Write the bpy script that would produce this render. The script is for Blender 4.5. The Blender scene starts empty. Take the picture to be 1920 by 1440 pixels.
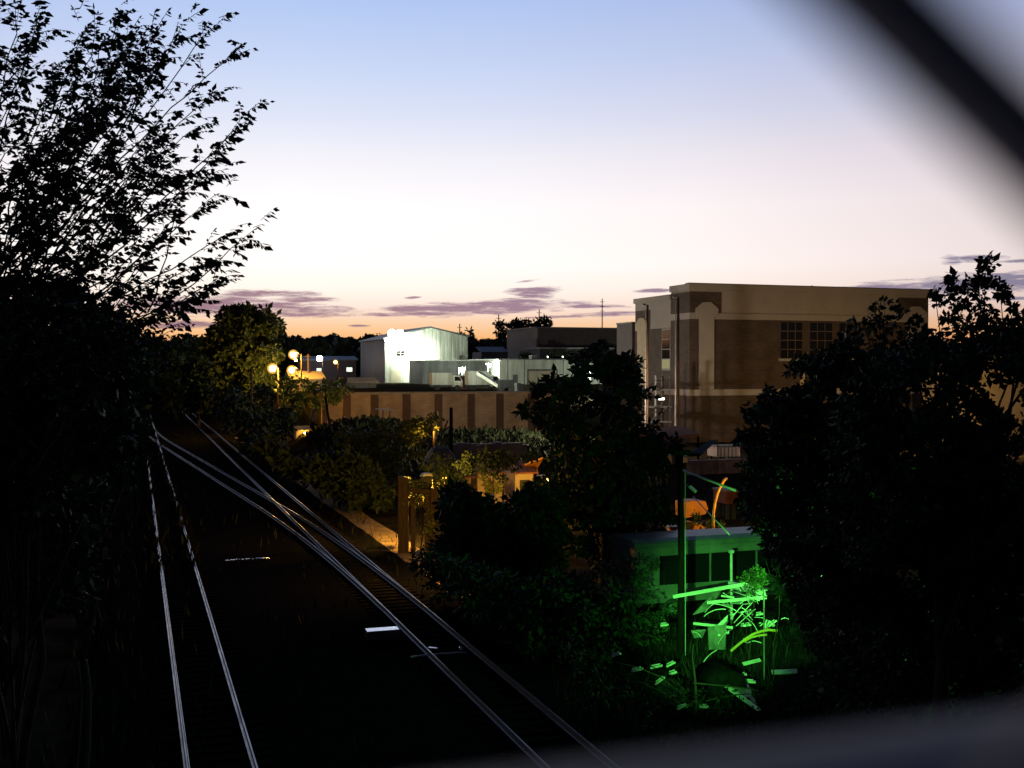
import bpy, math, random
import numpy as np
from mathutils import Vector, Matrix

S = bpy.context.scene
COL = S.collection
rnd = random.Random(11)
NR = np.random.default_rng(7)

# ------------------------------------------------------------------ view
FPX = 2050.0
YAW = math.radians(19.0)            # the view is turned 19 deg to the right of the tracks (+Y)
PIT = math.atan(35 / FPX)
H = 9.2                             # eye height above rail tops (a footbridge over the line)
CY, SY = math.cos(YAW), math.sin(YAW)

def ray(u, v):
    a = (u - 960) / FPX; b = (720 - v) / FPX
    y = math.cos(PIT) + b * math.sin(PIT); z = -math.sin(PIT) + b * math.cos(PIT)
    return Vector((a * CY + y * SY, -a * SY + y * CY, z)), y

def P(u, v, z):                     # point seen at photo position (u, v), z metres ahead
    r, y = ray(u, v); r = r * (z / y)
    return Vector((r.x, r.y, r.z + H))

def X_at(u, Y):
    r, _ = ray(u, 685); return Y * r.x / r.y

def Y_at(u, X):
    r, _ = ray(u, 685); return X * r.y / r.x

def G(u, v, Z=-0.25):               # point on level Z seen at (u, v)
    r, _ = ray(u, v); t = (Z - H) / r.z
    return Vector((r.x * t, r.y * t, Z))

# ------------------------------------------------------------------ materials
def lin(c):
    return tuple(((x / 255) / 12.92 if x <= 10 else ((x / 255 + .055) / 1.055) ** 2.4) for x in c)

def mat(name, col, rough=.75, metal=0.0, var=.25, scale=3.0, bump=0.0, spec=.4, col2=None, detail=5.0, stretch=None):
    m = bpy.data.materials.new(name); m.use_nodes = True
    nt = m.node_tree; b = nt.nodes['Principled BSDF']
    tc = nt.nodes.new('ShaderNodeTexCoord'); mp = nt.nodes.new('ShaderNodeMapping')
    nt.links.new(tc.outputs['Object'], mp.inputs['Vector'])
    if stretch: mp.inputs['Scale'].default_value = stretch
    n = nt.nodes.new('ShaderNodeTexNoise'); n.inputs['Scale'].default_value = scale
    n.inputs['Detail'].default_value = detail; n.inputs['Roughness'].default_value = .62
    nt.links.new(mp.outputs['Vector'], n.inputs['Vector'])
    cr = nt.nodes.new('ShaderNodeValToRGB')
    lo = tuple(x * (1 - var) for x in col); hi = tuple(min(1, x * (1 + var)) for x in (col2 or col))
    cr.color_ramp.elements[0].position = .33; cr.color_ramp.elements[1].position = .68
    cr.color_ramp.elements[0].color = (*lo, 1); cr.color_ramp.elements[1].color = (*hi, 1)
    nt.links.new(n.outputs['Fac'], cr.inputs['Fac']); nt.links.new(cr.outputs['Color'], b.inputs['Base Color'])
    b.inputs['Roughness'].default_value = rough; b.inputs['Metallic'].default_value = metal
    b.inputs['Specular IOR Level'].default_value = spec
    if bump:
        bp = nt.nodes.new('ShaderNodeBump'); bp.inputs['Strength'].default_value = bump
        bp.inputs['Distance'].default_value = .05
        nt.links.new(n.outputs['Fac'], bp.inputs['Height']); nt.links.new(bp.outputs['Normal'], b.inputs['Normal'])
    return m

def brick(name, c1, c2, mortar, w=.6, h=.2, rough=.85, wallaxis='x'):
    m = mat(name, c1, rough, 0, .2, 1.2)
    nt = m.node_tree; b = nt.nodes['Principled BSDF']
    tc = nt.nodes.new('ShaderNodeTexCoord'); sx = nt.nodes.new('ShaderNodeSeparateXYZ'); cx = nt.nodes.new('ShaderNodeCombineXYZ')
    ad = nt.nodes.new('ShaderNodeMath'); ad.operation = 'ADD'
    nt.links.new(tc.outputs['Object'], sx.inputs[0])
    nt.links.new(sx.outputs['X'], ad.inputs[0]); nt.links.new(sx.outputs['Y'], ad.inputs[1])
    nt.links.new(ad.outputs[0], cx.inputs['X']); nt.links.new(sx.outputs['Z'], cx.inputs['Y'])
    bt = nt.nodes.new('ShaderNodeTexBrick'); bt.inputs['Scale'].default_value = 1.0
    bt.inputs['Brick Width'].default_value = w; bt.inputs['Row Height'].default_value = h; bt.inputs['Mortar Size'].default_value = .012
    bt.inputs['Color1'].default_value = (*c1, 1); bt.inputs['Color2'].default_value = (*c2, 1); bt.inputs['Mortar'].default_value = (*mortar, 1)
    nt.links.new(cx.outputs[0], bt.inputs['Vector'])
    mx = nt.nodes.new('ShaderNodeMixRGB'); mx.blend_type = 'MULTIPLY'; mx.inputs['Fac'].default_value = .75
    n = nt.nodes.new('ShaderNodeTexNoise'); n.inputs['Scale'].default_value = .5; n.inputs['Detail'].default_value = 6
    nt.links.new(tc.outputs['Object'], n.inputs['Vector'])
    cr = nt.nodes.new('ShaderNodeValToRGB'); cr.color_ramp.elements[0].position = .3; cr.color_ramp.elements[1].position = .65
    cr.color_ramp.elements[0].color = (.55, .52, .5, 1); cr.color_ramp.elements[1].color = (1, 1, 1, 1)
    nt.links.new(n.outputs['Fac'], cr.inputs['Fac'])
    nt.links.new(bt.outputs['Color'], mx.inputs['Color1']); nt.links.new(cr.outputs['Color'], mx.inputs['Color2'])
    nt.links.new(mx.outputs['Color'], b.inputs['Base Color'])
    return m

def leafmat(name, col, col2):
    m = bpy.data.materials.new(name); m.use_nodes = True
    nt = m.node_tree; b = nt.nodes['Principled BSDF']
    g = nt.nodes.new('ShaderNodeNewGeometry'); cr = nt.nodes.new('ShaderNodeValToRGB')
    cr.color_ramp.elements[0].color = (*col, 1); cr.color_ramp.elements[1].color = (*col2, 1)
    nt.links.new(g.outputs['Random Per Island'], cr.inputs['Fac']); nt.links.new(cr.outputs['Color'], b.inputs['Base Color'])
    b.inputs['Roughness'].default_value = .65; b.inputs['Specular IOR Level'].default_value = .15
    return m

def emit(name, col, st):
    m = bpy.data.materials.new(name); m.use_nodes = True
    nt = m.node_tree; nt.nodes.remove(nt.nodes['Principled BSDF'])
    e = nt.nodes.new('ShaderNodeEmission'); e.inputs[0].default_value = (*col, 1); e.inputs[1].default_value = st
    nt.links.new(e.outputs[0], nt.nodes['Material Output'].inputs[0])
    return m

def railmat():
    m = bpy.data.materials.new('rail_steel'); m.use_nodes = True
    nt = m.node_tree; b = nt.nodes['Principled BSDF']
    g = nt.nodes.new('ShaderNodeNewGeometry'); sx = nt.nodes.new('ShaderNodeSeparateXYZ')
    nt.links.new(g.outputs['True Normal'], sx.inputs[0])
    gt = nt.nodes.new('ShaderNodeMath'); gt.operation = 'GREATER_THAN'; gt.inputs[1].default_value = .7
    nt.links.new(sx.outputs['Z'], gt.inputs[0])
    tc = nt.nodes.new('ShaderNodeTexCoord'); n = nt.nodes.new('ShaderNodeTexNoise'); n.inputs['Scale'].default_value = .9; n.inputs['Detail'].default_value = 4
    nt.links.new(tc.outputs['Object'], n.inputs['Vector'])
    mr = nt.nodes.new('ShaderNodeMapRange'); mr.inputs['From Min'].default_value = .3; mr.inputs['From Max'].default_value = .7
    mr.inputs['To Min'].default_value = .26; mr.inputs['To Max'].default_value = .46
    nt.links.new(n.outputs['Fac'], mr.inputs['Value'])
    mc = nt.nodes.new('ShaderNodeMixRGB'); mc.inputs['Color1'].default_value = (.05, .03, .02, 1); mc.inputs['Color2'].default_value = (.29, .285, .28, 1)
    nt.links.new(gt.outputs[0], mc.inputs['Fac']); nt.links.new(mc.outputs['Color'], b.inputs['Base Color'])
    nt.links.new(gt.outputs[0], b.inputs['Metallic'])
    mr2 = nt.nodes.new('ShaderNodeMix'); mr2.data_type = 'FLOAT'; mr2.inputs['A'].default_value = .8
    nt.links.new(gt.outputs[0], mr2.inputs['Factor']); nt.links.new(mr.outputs['Result'], mr2.inputs['B'])
    nt.links.new(mr2.outputs['Result'], b.inputs['Roughness'])
    return m

M = dict(
    soil=mat('soil', (.022, .018, .013), .95, 0, .5, .6, .5, 0, col2=(.03, .026, .018)),
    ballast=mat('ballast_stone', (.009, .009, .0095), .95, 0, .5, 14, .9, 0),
    path=mat('sandy_dirt', (.30, .22, .13), .95, 0, .35, 1.4, .5, 0),
    rail=railmat(),
    sleeper=mat('sleeper_wood', (.014, .013, .012), .9, 0, .4, 6, .4, 0),
    trackmetal=mat('galvanised_sheet', (.78, .78, .80), .22, 1, .1, 4),
    galv=mat('galvanised_steel', (.34, .35, .38), .6, .1, .15, 60),
    rail_tube=mat('weathered_rail_steel', (.11, .115, .14), .7, 0, .15, 40),
    wire=mat('fence_wire_steel', (.2, .2, .22), .6, .1, .2, 200),
    concrete=mat('weathered_concrete', (.30, .29, .27), .85, 0, .25, 1.5, .3),
    stucco=mat('tan_stucco', (.46, .37, .26), .85, 0, .14, .5),
    tan=mat('tan_cladding', (.31, .28, .265), .8, 0, .10, .35),
    brick=brick('dark_red_brick', (.085, .055, .045), (.055, .038, .033), (.11, .09, .075)),
    wallblock=brick('tan_wall_block', (.60, .42, .25), (.50, .35, .2), (.4, .28, .17), 1.0, .4),
    pil=brick('brown_pilaster_brick', (.17, .10, .06), (.13, .08, .05), (.1, .07, .05), .5, .2),
    white=mat('white_painted_metal', (.55, .59, .53), .6, 0, .10, .35),
    greywall=mat('grey_ribbed_metal', (.13, .135, .135), .6, 0, .18, .5),
    darkwall=mat('dark_brown_block', (.09, .068, .07), .8, 0, .15, .6),
    tanblock=mat('pale_tan_block', (.40, .36, .27), .8, 0, .12, .5),
    roof=mat('grey_metal_roof', (.16, .17, .18), .5, .2, .15, .6),
    rustroof=mat('rust_red_roof', (.22, .085, .05), .8, 0, .3, 1.2),
    dark=mat('dark_painted_metal', (.03, .03, .032), .5, .2, .2, 3),
    glass=mat('dark_window_glass', (.006, .007, .009), .08, 0, .1, .5, 0, .8),
    pole=mat('dark_creosoted_wood', (.011, .009, .007), .95, 0, .4, 5, .4, 0, stretch=(6, 6, .6)),
    polebrown=mat('brown_wood', (.14, .085, .04), .9, 0, .35, 4, .4, stretch=(6, 6, .6)),
    timber=mat('weathered_timber', (.07, .048, .03), .85, 0, .4, 3, .5, stretch=(5, 5, .5)),
    bark=mat('bark', (.045, .035, .027), .95, 0, .4, 8, .6),
    steelpaint=mat('pale_painted_steel', (.55, .58, .52), .4, 0, .2, 4),
    scrap=mat('scrap_steel', (.16, .17, .15), .55, .2, .45, 3, .2),
    tank=mat('black_tank', (.008, .008, .008), 1.0, 0, .4, 3, .3, 0),  # near-black matt paint
    tyre=mat('rubber', (.02, .02, .02), .8, 0, .2, 6),
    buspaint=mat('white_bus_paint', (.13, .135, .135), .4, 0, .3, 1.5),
    orange=mat('orange_paint', (.55, .23, .04), .5, 0, .2, 2),
    yellow=mat('yellow_plastic', (.60, .40, .06), .5, 0, .15, 5),
    pale=mat('pale_pink_panel', (.50, .40, .36), .7, 0, .12, 1),
    mauve=mat('grey_mauve_block', (.26, .22, .23), .85, 0, .25, 1),
    tarp=mat('dark_teal_tarp', (.03, .05, .05), .6, 0, .3, 2, .4),
    redbox=mat('brown_red_paint', (.13, .05, .04), .6, 0, .25, 2),
    bluegrey=mat('blue_grey_tarp', (.10, .12, .15), .7, 0, .25, 1.5, .3),
    leaf_near=leafmat('leaf_near', (.030, .045, .016), (.055, .085, .03)),
    leaf_dark=leafmat('leaf_dark', (.022, .036, .016), (.05, .075, .03)),
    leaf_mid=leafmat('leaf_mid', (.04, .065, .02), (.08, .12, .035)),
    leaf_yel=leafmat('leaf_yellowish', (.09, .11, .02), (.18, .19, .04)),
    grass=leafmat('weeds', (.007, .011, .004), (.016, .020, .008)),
)
SOD = (1.0, .50, .07)
WARM = (1.0, .80, .60)
WHT = (.90, 1.0, .80)

def ribs(m, per):
    nt = m.node_tree; b = nt.nodes['Principled BSDF']; tc = nt.nodes.new('ShaderNodeTexCoord'); sx = nt.nodes.new('ShaderNodeSeparateXYZ'); ad = nt.nodes.new('ShaderNodeMath'); ad.operation = 'ADD'
    nt.links.new(tc.outputs['Object'], sx.inputs[0]); nt.links.new(sx.outputs['X'], ad.inputs[0]); nt.links.new(sx.outputs['Y'], ad.inputs[1])
    pg = nt.nodes.new('ShaderNodeMath'); pg.operation = 'PINGPONG'; pg.inputs[1].default_value = per; nt.links.new(ad.outputs[0], pg.inputs[0])
    mr = nt.nodes.new('ShaderNodeMapRange'); mr.inputs['From Min'].default_value = 0; mr.inputs['From Max'].default_value = per * .25; nt.links.new(pg.outputs[0], mr.inputs['Value'])
    cx = nt.nodes.new('ShaderNodeCombineXYZ'); nt.links.new(ad.outputs[0], cx.inputs[0]); sc = nt.nodes.new('ShaderNodeMath'); sc.operation = 'MULTIPLY'; sc.inputs[1].default_value = .12; nt.links.new(sx.outputs['Z'], sc.inputs[0]); nt.links.new(sc.outputs[0], cx.inputs[2])
    n = nt.nodes.new('ShaderNodeTexNoise'); n.inputs['Scale'].default_value = .9; n.inputs['Detail'].default_value = 6; nt.links.new(cx.outputs[0], n.inputs['Vector'])
    cr = nt.nodes.new('ShaderNodeValToRGB'); cr.color_ramp.elements[0].position = .35; cr.color_ramp.elements[1].position = .6; cr.color_ramp.elements[0].color = (.62, .6, .56, 1); cr.color_ramp.elements[1].color = (1, 1, 1, 1); nt.links.new(n.outputs['Fac'], cr.inputs['Fac'])
    mx = nt.nodes.new('ShaderNodeMixRGB'); mx.blend_type = 'MULTIPLY'; mx.inputs['Fac'].default_value = 1; old = b.inputs['Base Color'].links[0].from_socket; nt.links.new(old, mx.inputs['Color1']); nt.links.new(cr.outputs['Color'], mx.inputs['Color2']); nt.links.new(mx.outputs['Color'], b.inputs['Base Color'])
    bp = nt.nodes.new('ShaderNodeBump'); bp.inputs['Strength'].default_value = .6; bp.inputs['Distance'].default_value = .08; nt.links.new(mr.outputs['Result'], bp.inputs['Height']); nt.links.new(bp.outputs['Normal'], b.inputs['Normal'])
ribs(M['white'], .45); ribs(M['greywall'], .45)

# ------------------------------------------------------------------ mesh helpers
class MB:
    def __init__(s): s.v = []; s.f = []
    def add(s, vs, fs):
        o = len(s.v); s.v += [tuple(x) for x in vs]; s.f += [tuple(i + o for i in f) for f in fs]; return s
    def box(s, x0, x1, y0, y1, z0, z1):
        return s.add([(x0, y0, z0), (x1, y0, z0), (x1, y1, z0), (x0, y1, z0), (x0, y0, z1), (x1, y0, z1), (x1, y1, z1), (x0, y1, z1)],
              [(3, 2, 1, 0), (4, 5, 6, 7), (0, 1, 5, 4), (1, 2, 6, 5), (2, 3, 7, 6), (3, 0, 4, 7)])
    def obox(s, c, d, size):          # box centred c, long axis d, size (length, width, thickness)
        d = Vector(d).normalized(); up = Vector((0, 0, 1)) if abs(d.z) < .95 else Vector((0, 1, 0))
        w = d.cross(up).normalized(); t = w.cross(d)
        L, W, T = (x / 2 for x in size); c = Vector(c); vs = []
        for k in (-1, 1):
            for a, b in ((-1, -1), (1, -1), (1, 1), (-1, 1)):
                vs.append(c + d * (k * L) + w * (a * W) + t * (b * T))
        return s.add(vs, [(3, 2, 1, 0), (4, 5, 6, 7), (0, 1, 5, 4), (1, 2, 6, 5), (2, 3, 7, 6), (3, 0, 4, 7)])
    def tube(s, pts, r, n=8, cap=True):
        pts = [Vector(p) for p in pts]
        if not hasattr(r, '__len__'): r = [r] * len(pts)
        vs = []; fs = []; ref = None
        for i, p in enumerate(pts):
            d = (pts[min(i + 1, len(pts) - 1)] - pts[max(i - 1, 0)])
            d = d.normalized() if d.length > 1e-9 else Vector((0, 0, 1))
            if ref is None: ref = Vector((0, 0, 1)) if abs(d.z) < .9 else Vector((1, 0, 0))
            a = d.cross(ref).normalized(); b = a.cross(d); ref = b if b.length > .1 else ref
            for k in range(n):
                t = 2 * math.pi * k / n; vs.append(p + (a * math.cos(t) + b * math.sin(t)) * r[i])
        for i in range(len(pts) - 1):
            for k in range(n):
                k2 = (k + 1) % n; fs.append((i * n + k, i * n + k2, (i + 1) * n + k2, (i + 1) * n + k))
        if cap: fs.append(tuple(range(n))[::-1]); fs.append(tuple((len(pts) - 1) * n + k for k in range(n)))
        return s.add(vs, fs)
    def prism(s, poly, ext):
        n = len(poly); e = Vector(ext); poly = [Vector(p) for p in poly]
        return s.add(poly + [p + e for p in poly], [tuple(range(n))[::-1], tuple(range(n, 2 * n))] + [(i, (i + 1) % n, n + (i + 1) % n, n + i) for i in range(n)])
    def ball(s, c, r, n=10, m=6, sz=1.0):
        c = Vector(c); vs = [c + Vector((0, 0, r * sz))]; fs = []
        for j in range(1, m):
            t = math.pi * j / m
            for k in range(n):
                p = 2 * math.pi * k / n; vs.append(c + Vector((r * math.sin(t) * math.cos(p), r * math.sin(t) * math.sin(p), r * sz * math.cos(t))))
        vs.append(c - Vector((0, 0, r * sz))); L = len(vs) - 1
        for k in range(n): fs.append((0, 1 + k, 1 + (k + 1) % n)); fs.append((L, L - n + (k + 1) % n, L - n + k))
        for j in range(m - 2):
            for k in range(n):
                a = 1 + j * n; k2 = (k + 1) % n; fs.append((a + k, a + n + k, a + n + k2, a + k2))
        return s.add(vs, fs)
    def build(s, name, m, parent=None, smooth=False, bevel=0):
        me = bpy.data.meshes.new(name); me.from_pydata(s.v, [], s.f)
        import bmesh
        bm = bmesh.new(); bm.from_mesh(me); bmesh.ops.recalc_face_normals(bm, faces=bm.faces); bm.to_mesh(me); bm.free()
        me.materials.append(M[m] if isinstance(m, str) else m)
        if smooth: me.polygons.foreach_set('use_smooth', [True] * len(me.polygons))
        o = bpy.data.objects.new(name, me); COL.objects.link(o)
        if bevel:
            b = o.modifiers.new('bevel', 'BEVEL'); b.width = bevel; b.segments = 2; b.limit_method = 'ANGLE'
        adopt(o, parent); return o

def adopt(o, parent):
    if parent is not None:
        o.parent = parent
        mw = parent.matrix_basis.copy() if parent.parent is None else Matrix()
        o.matrix_parent_inverse = mw.inverted() if parent.type == 'EMPTY' else Matrix()

def tag(o, label=None, cat=None, group=None, kind=None):
    if label: o['label'] = label
    if cat: o['category'] = cat
    if group: o['group'] = group
    if kind: o['kind'] = kind
    return o

def thing(name, loc, label, cat, group=None):
    o = bpy.data.objects.new(name, None); o.location = loc; o.empty_display_size = .3
    COL.objects.link(o); return tag(o, label, cat, group)

def np_mesh(name, V, m, parent=None, k=4):
    n = len(V) // k
    me = bpy.data.meshes.new(name)
    me.vertices.add(len(V)); me.vertices.foreach_set('co', np.asarray(V, dtype=np.float32).ravel())
    me.loops.add(k * n); me.loops.foreach_set('vertex_index', np.arange(k * n, dtype=np.int32))
    me.polygons.add(n); me.polygons.foreach_set('loop_start', np.arange(0, k * n, k, dtype=np.int32))
    me.update(calc_edges=True); me.validate(); me.materials.append(M[m])
    o = bpy.data.objects.new(name, me); COL.objects.link(o); adopt(o, parent); return o

def unit(a): return a / (np.linalg.norm(a, axis=1, keepdims=True) + 1e-9)

def leaf_verts(c, size, d=None, wid=.5, droop=0.0):
    n = len(c); c = np.asarray(c)
    if d is None: d = NR.normal(size=(n, 3))
    d = np.array(d, dtype=float); d[:, 2] -= droop; d = unit(d)
    s = unit(np.cross(d, NR.normal(size=(n, 3))))
    L = (size * np.clip(NR.lognormal(-.06, .33, n), .45, 2.0))[:, None]
    V = np.empty((n, 4, 3))
    V[:, 0] = c; V[:, 1] = c + d * L * .42 + s * L * wid * .5; V[:, 2] = c + d * L; V[:, 3] = c + d * L * .42 - s * L * wid * .5
    return V.reshape(-1, 3)

def in_poly(x, y, poly):
    r = False; j = len(poly) - 1
    for i in range(len(poly)):
        xi, yi = poly[i]; xj, yj = poly[j]
        if (yi > y) != (yj > y) and x < (xj - xi) * (y - yi) / (yj - yi) + xi: r = not r
        j = i
    return r

def fill(poly, n, z, dz):             # n cluster centres inside an outline that stands z metres away and is 2*dz deep
    us = [p[0] for p in poly]; vs = [p[1] for p in poly]; out = []
    while len(out) < n:
        u = rnd.uniform(min(us), max(us)); v = rnd.uniform(min(vs), max(vs))
        if in_poly(u, v, poly): out.append(P(u, v, z + rnd.uniform(-dz, dz)))
    return out

def clump(centres, r, n, size, flat=.8, droop=.2, wid=.55):
    V = []
    for c in centres:
        rr = r * rnd.uniform(.55, 1.3); k = max(3, int(n * rnd.uniform(.6, 1.4)))
        d = unit(NR.normal(size=(k, 3))) * (NR.uniform(.15, 1, (k, 1)) ** .55) * rr; d[:, 2] *= flat
        V.append(leaf_verts(np.array(c) + d, size, d + NR.normal(size=(k, 3)) * rr * .6, wid, droop * rr))
    return np.concatenate(V)

def limb(mb, a, b, r0, r1, n=5, sag=.12, k=6):
    a, b = Vector(a), Vector(b); L = (b - a).length; pts = []; rs = []
    side = Vector((rnd.uniform(-1, 1), rnd.uniform(-1, 1), rnd.uniform(.2, 1))) * L * sag
    for i in range(n + 1):
        t = i / n; pts.append(a.lerp(b, t) + side * math.sin(math.pi * t) + Vector((rnd.uniform(-1, 1), rnd.uniform(-1, 1), 0)) * L * .015)
        rs.append(r0 + (r1 - r0) * t)
    mb.tube(pts, rs, k); return pts

def make_tree(name, label, base, centres, r, n, size, leaf, trunk_r, group=None, cat='tree', limbs=12, fork=.35, flat=.8, droop=.2, wid=.55):
    base = Vector(base); t = thing(name, base, label, cat, group)
    top = sum((Vector(c) for c in centres), Vector()) / len(centres); hi = max(c.z for c in centres)
    mb = MB(); f = base.lerp(Vector((top.x, top.y, hi)), fork)
    limb(mb, base, f, trunk_r, trunk_r * .7, 5, .03, 8)
    limb(mb, f, Vector((top.x, top.y, hi - .12 * (hi - base.z))), trunk_r * .7, trunk_r * .15, 6, .06, 6)
    for c in rnd.sample(list(centres), min(limbs, len(centres))):
        s = f.lerp(Vector((top.x, top.y, hi)), rnd.uniform(0, .6)); limb(mb, s, c, trunk_r * .35, trunk_r * .06, 5, .1, 5)
    mb.build('trunk' if cat == 'tree' else 'stem', 'bark', t, True)
    np_mesh('crown' if cat == 'tree' else 'foliage', clump(centres, r, n, size, flat, droop, wid), leaf, t)
    return t

def lamp_bulb(parent, c, r, col, st, name='bulb'):
    return MB().ball(c, r, 8, 6).build(name, emit('lamp_glow', col, st), parent, True)

# ------------------------------------------------------------------ ground
def ground_h(x, y):
    z = -.33 + .12 * math.sin(x * .31 + 1.3) * math.sin(y * .23)
    if -2.5 < x < 13.2: z = -.42
    if x < -3.5: z += min(2.2, (-3.5 - x) * .28)
    if 13.2 <= x: z += .25 * min(1, (x - 13.2) / 4)
    fade = max(0, 1 - max(0, 13 - x) / 6) if x < 13 else 1
    for (u, zz, hgt, sx, sy) in MOUNDS:
        c = P(u, 685, zz); q = ((x - c.x) / sx) ** 2 + ((y - c.y) / sy) ** 2
        if q < 9: z += hgt * math.exp(-q) * min(1, max(0, (x - 15) / 4)) * (1 + .12 * math.sin(x * 1.7) * math.sin(y * 1.3))
    if y > 145.35 and x > 17: z = max(z, 5.2 * min(1, (x - 17) / 6))
    if x > 58.5 and y < 210: z = min(z, .0 + max(0, (y - 140) * .06))
    d = math.hypot(x, y)
    if d > 420: z = max(z, min(44, (d - 420) * .045) * (.9 + .1 * math.sin(x * .006)))
    return z
MOUNDS = [(690, 128, 2.3, 9, 7), (640, 120, 1.0, 7, 9), (830, 116, 1.3, 13, 9), (950, 122, .9, 14, 8), (1180, 108, .6, 10, 9)]

def ground():
    xs = np.unique(np.concatenate([np.linspace(-5000, -200, 18), np.arange(-200, -20, 10), np.arange(-20, 30, 1.6), np.arange(30, 110, 2.0), np.arange(110, 300, 10), np.linspace(300, 6000, 22)]))
    ys = np.unique(np.concatenate([[-300, -100, -40, -10], np.arange(0, 145, 1.7), [145.3, 145.4], np.arange(146.5, 300, 4), np.arange(300, 700, 20), np.linspace(700, 7000, 26)]))
    V = [(float(x), float(y), ground_h(x, y)) for y in ys for x in xs]; nx = len(xs)
    F = [(j * nx + i, j * nx + i + 1, (j + 1) * nx + i + 1, (j + 1) * nx + i) for j in range(len(ys) - 1) for i in range(nx - 1)]
    o = MB().add(V, F).build('ground', 'soil', None, True); tag(o, kind='structure')
    # ballast bed under the two tracks
    mb = MB(); xs = np.arange(-1.6, 13.3, .42); ys = np.concatenate([np.arange(-6, 70, .6), np.arange(70, 340, 4)]); nx = len(xs)
    V = []
    for y in ys:
        for x in xs:
            e = min(1, (x + 1.6) / .8, (12.9 - x) / .8)
            V.append((x, y, -.215 - .2 * (1 - max(0, e)) + rnd.uniform(-.02, .012)))
    F = [(j * nx + i, j * nx + i + 1, (j + 1) * nx + i + 1, (j + 1) * nx + i) for j in range(len(ys) - 1) for i in range(nx - 1)]
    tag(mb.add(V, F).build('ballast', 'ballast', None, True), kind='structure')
    # sandy service path beside the right hand track
    mb = MB(); V = []; ys = np.arange(36, 150, 1.5)
    for y in ys:
        w = 1.45 + .15 * math.sin(y * .35); c = 12.75 + .1 * math.sin(y * .11)
        for k in range(7):
            x = c - w + 2 * w * k / 6; V.append((x, y, max(-.27, ground_h(x, y) + .05) - (.25 if k in (0, 6) else 0) + rnd.uniform(-.015, .015)))
    F = [(j * 7 + i, j * 7 + i + 1, j * 7 + i + 8, j * 7 + i + 7) for j in range(len(ys) - 1) for i in range(6)]
    tag(mb.add(V, F).build('path', 'path', None, True), kind='structure')
ground()

# ------------------------------------------------------------------ railway
PROF = [(-.07, -.16), (.07, -.16), (.07, -.145), (.012, -.13), (.012, -.05), (.037, -.042), (.037, -.024), (.017, 0), (-.017, 0), (-.037, -.024), (-.037, -.042), (-.012, -.05), (-.012, -.13), (-.07, -.145)]
def rail_mesh(path, dz=0):
    mb = MB(); n = len(PROF); V = []
    for i, (x, y) in enumerate(path):
        a = path[max(0, i - 1)]; b = path[min(len(path) - 1, i + 1)]
        d = Vector((b[0] - a[0], b[1] - a[1], 0)).normalized(); s = Vector((d.y, -d.x, 0))
        for (px, pz) in PROF: V.append((x + s.x * px, y + s.y * px, pz + dz))
    F = [(i * n + k, i * n + (k + 1) % n, (i + 1) * n + (k + 1) % n, (i + 1) * n + k) for i in range(len(path) - 1) for k in range(n)]
    F += [tuple(range(n))[::-1], tuple((len(path) - 1) * n + k for k in range(n))]
    return mb.add(V, F)

def track(xc, label, y1):
    t = thing('railway_track', (xc, 20, -.16), label, 'railway track')
    for s in (-.7525, .7525): rail_mesh([(xc + s, y) for y in np.arange(-5, y1, 5)]).build('rail', 'rail', t)
    ys = np.arange(15, y1, .62); far = MB()
    for i, y in enumerate(ys):
        mb = MB() if i < 70 else far
        w = .11 + rnd.uniform(-.01, .01); e = rnd.uniform(-.06, .06)
        mb.box(xc - 1.27 + e, xc + 1.27 + e, y - w, y + w, -.30, -.166 + rnd.uniform(-.012, 0))
        if i < 70: mb.build('sleeper', 'sleeper', t)
    tag(far.build('sleeper', 'sleeper', t), kind='stuff')
track(1.83, 'railway track running straight away on the left, its rails broken up by weeds', 330)
track(9.66, 'railway track on the right with a switch where another line joins', 330)
# crossover line that leaves the right track, crosses it at the frog and runs to the left track
def xo(y):
    k = .0011; y0, ya, yb = 38.0, 74.0, 152.0
    if y < ya: return 9.66 - k * (y - y0) ** 2
    x1 = 9.66 - k * (ya - y0) ** 2; m = 2 * k * (ya - y0)
    y2 = 180.0; xe = 1.83; yb = y2 - 2 * (x1 - xe - m * (y2 - ya) + 0) / (-m) if False else None
    x = x1 - m * (y - ya); lim = xe + (m * 22)
    if x < lim:
        yb = ya + (x1 - lim) / m; T = 44.0; q = min(y - yb, T); return lim - m * q + m / (2 * T) * q * q
    return x
t = thing('crossover_track', (6, 90, -.16), 'curved crossover rails linking the right track to the left track', 'railway track')
ys = np.arange(41, 190, 2.0)
for s in (-.7525, .7525): rail_mesh([(xo(y) + s, y) for y in ys if not (s < 0 and xo(y) < 2.0)], -.003).build('rail', 'rail', t)

o = MB(); c = G(717, 1201, -.2); 
o.obox((c.x, c.y, .02), (1, -.03, 0), (1.12, .5, .36)); tag(o.build('equipment_box', 'trackmetal', None, bevel=.02), 'white flat topped box lying between the two tracks', 'trackside box')
c = G(467, 1052, -.2); mb = MB()
for k in range(9):
    mb.obox((c.x - 1.0 + k * .235, c.y + rnd.uniform(-.02, .02), -.12 + rnd.uniform(-.02, .015)), (1, rnd.uniform(-.05, .05), rnd.uniform(-.05, .05)), (.2 if k not in (3, 5) else .1, .14 if k < 7 else .26, .07))
tag(mb.build('metal_plank', 'trackmetal'), 'broken pale metal plank lying across the ballast beyond the white box', 'plank')
c = G(822, 1230, -.2); mb = MB()
for k in range(8):
    mb.obox((c.x - .8 + k * .235, c.y, -.15 + rnd.uniform(-.015, .01)), (1, rnd.uniform(-.03, .03), rnd.uniform(-.03, .03)), (.22, .07, .05))
tag(mb.build('cable_duct', 'galv'), 'dull grey cable duct crossing under the right hand rails', 'cable duct')
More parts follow.
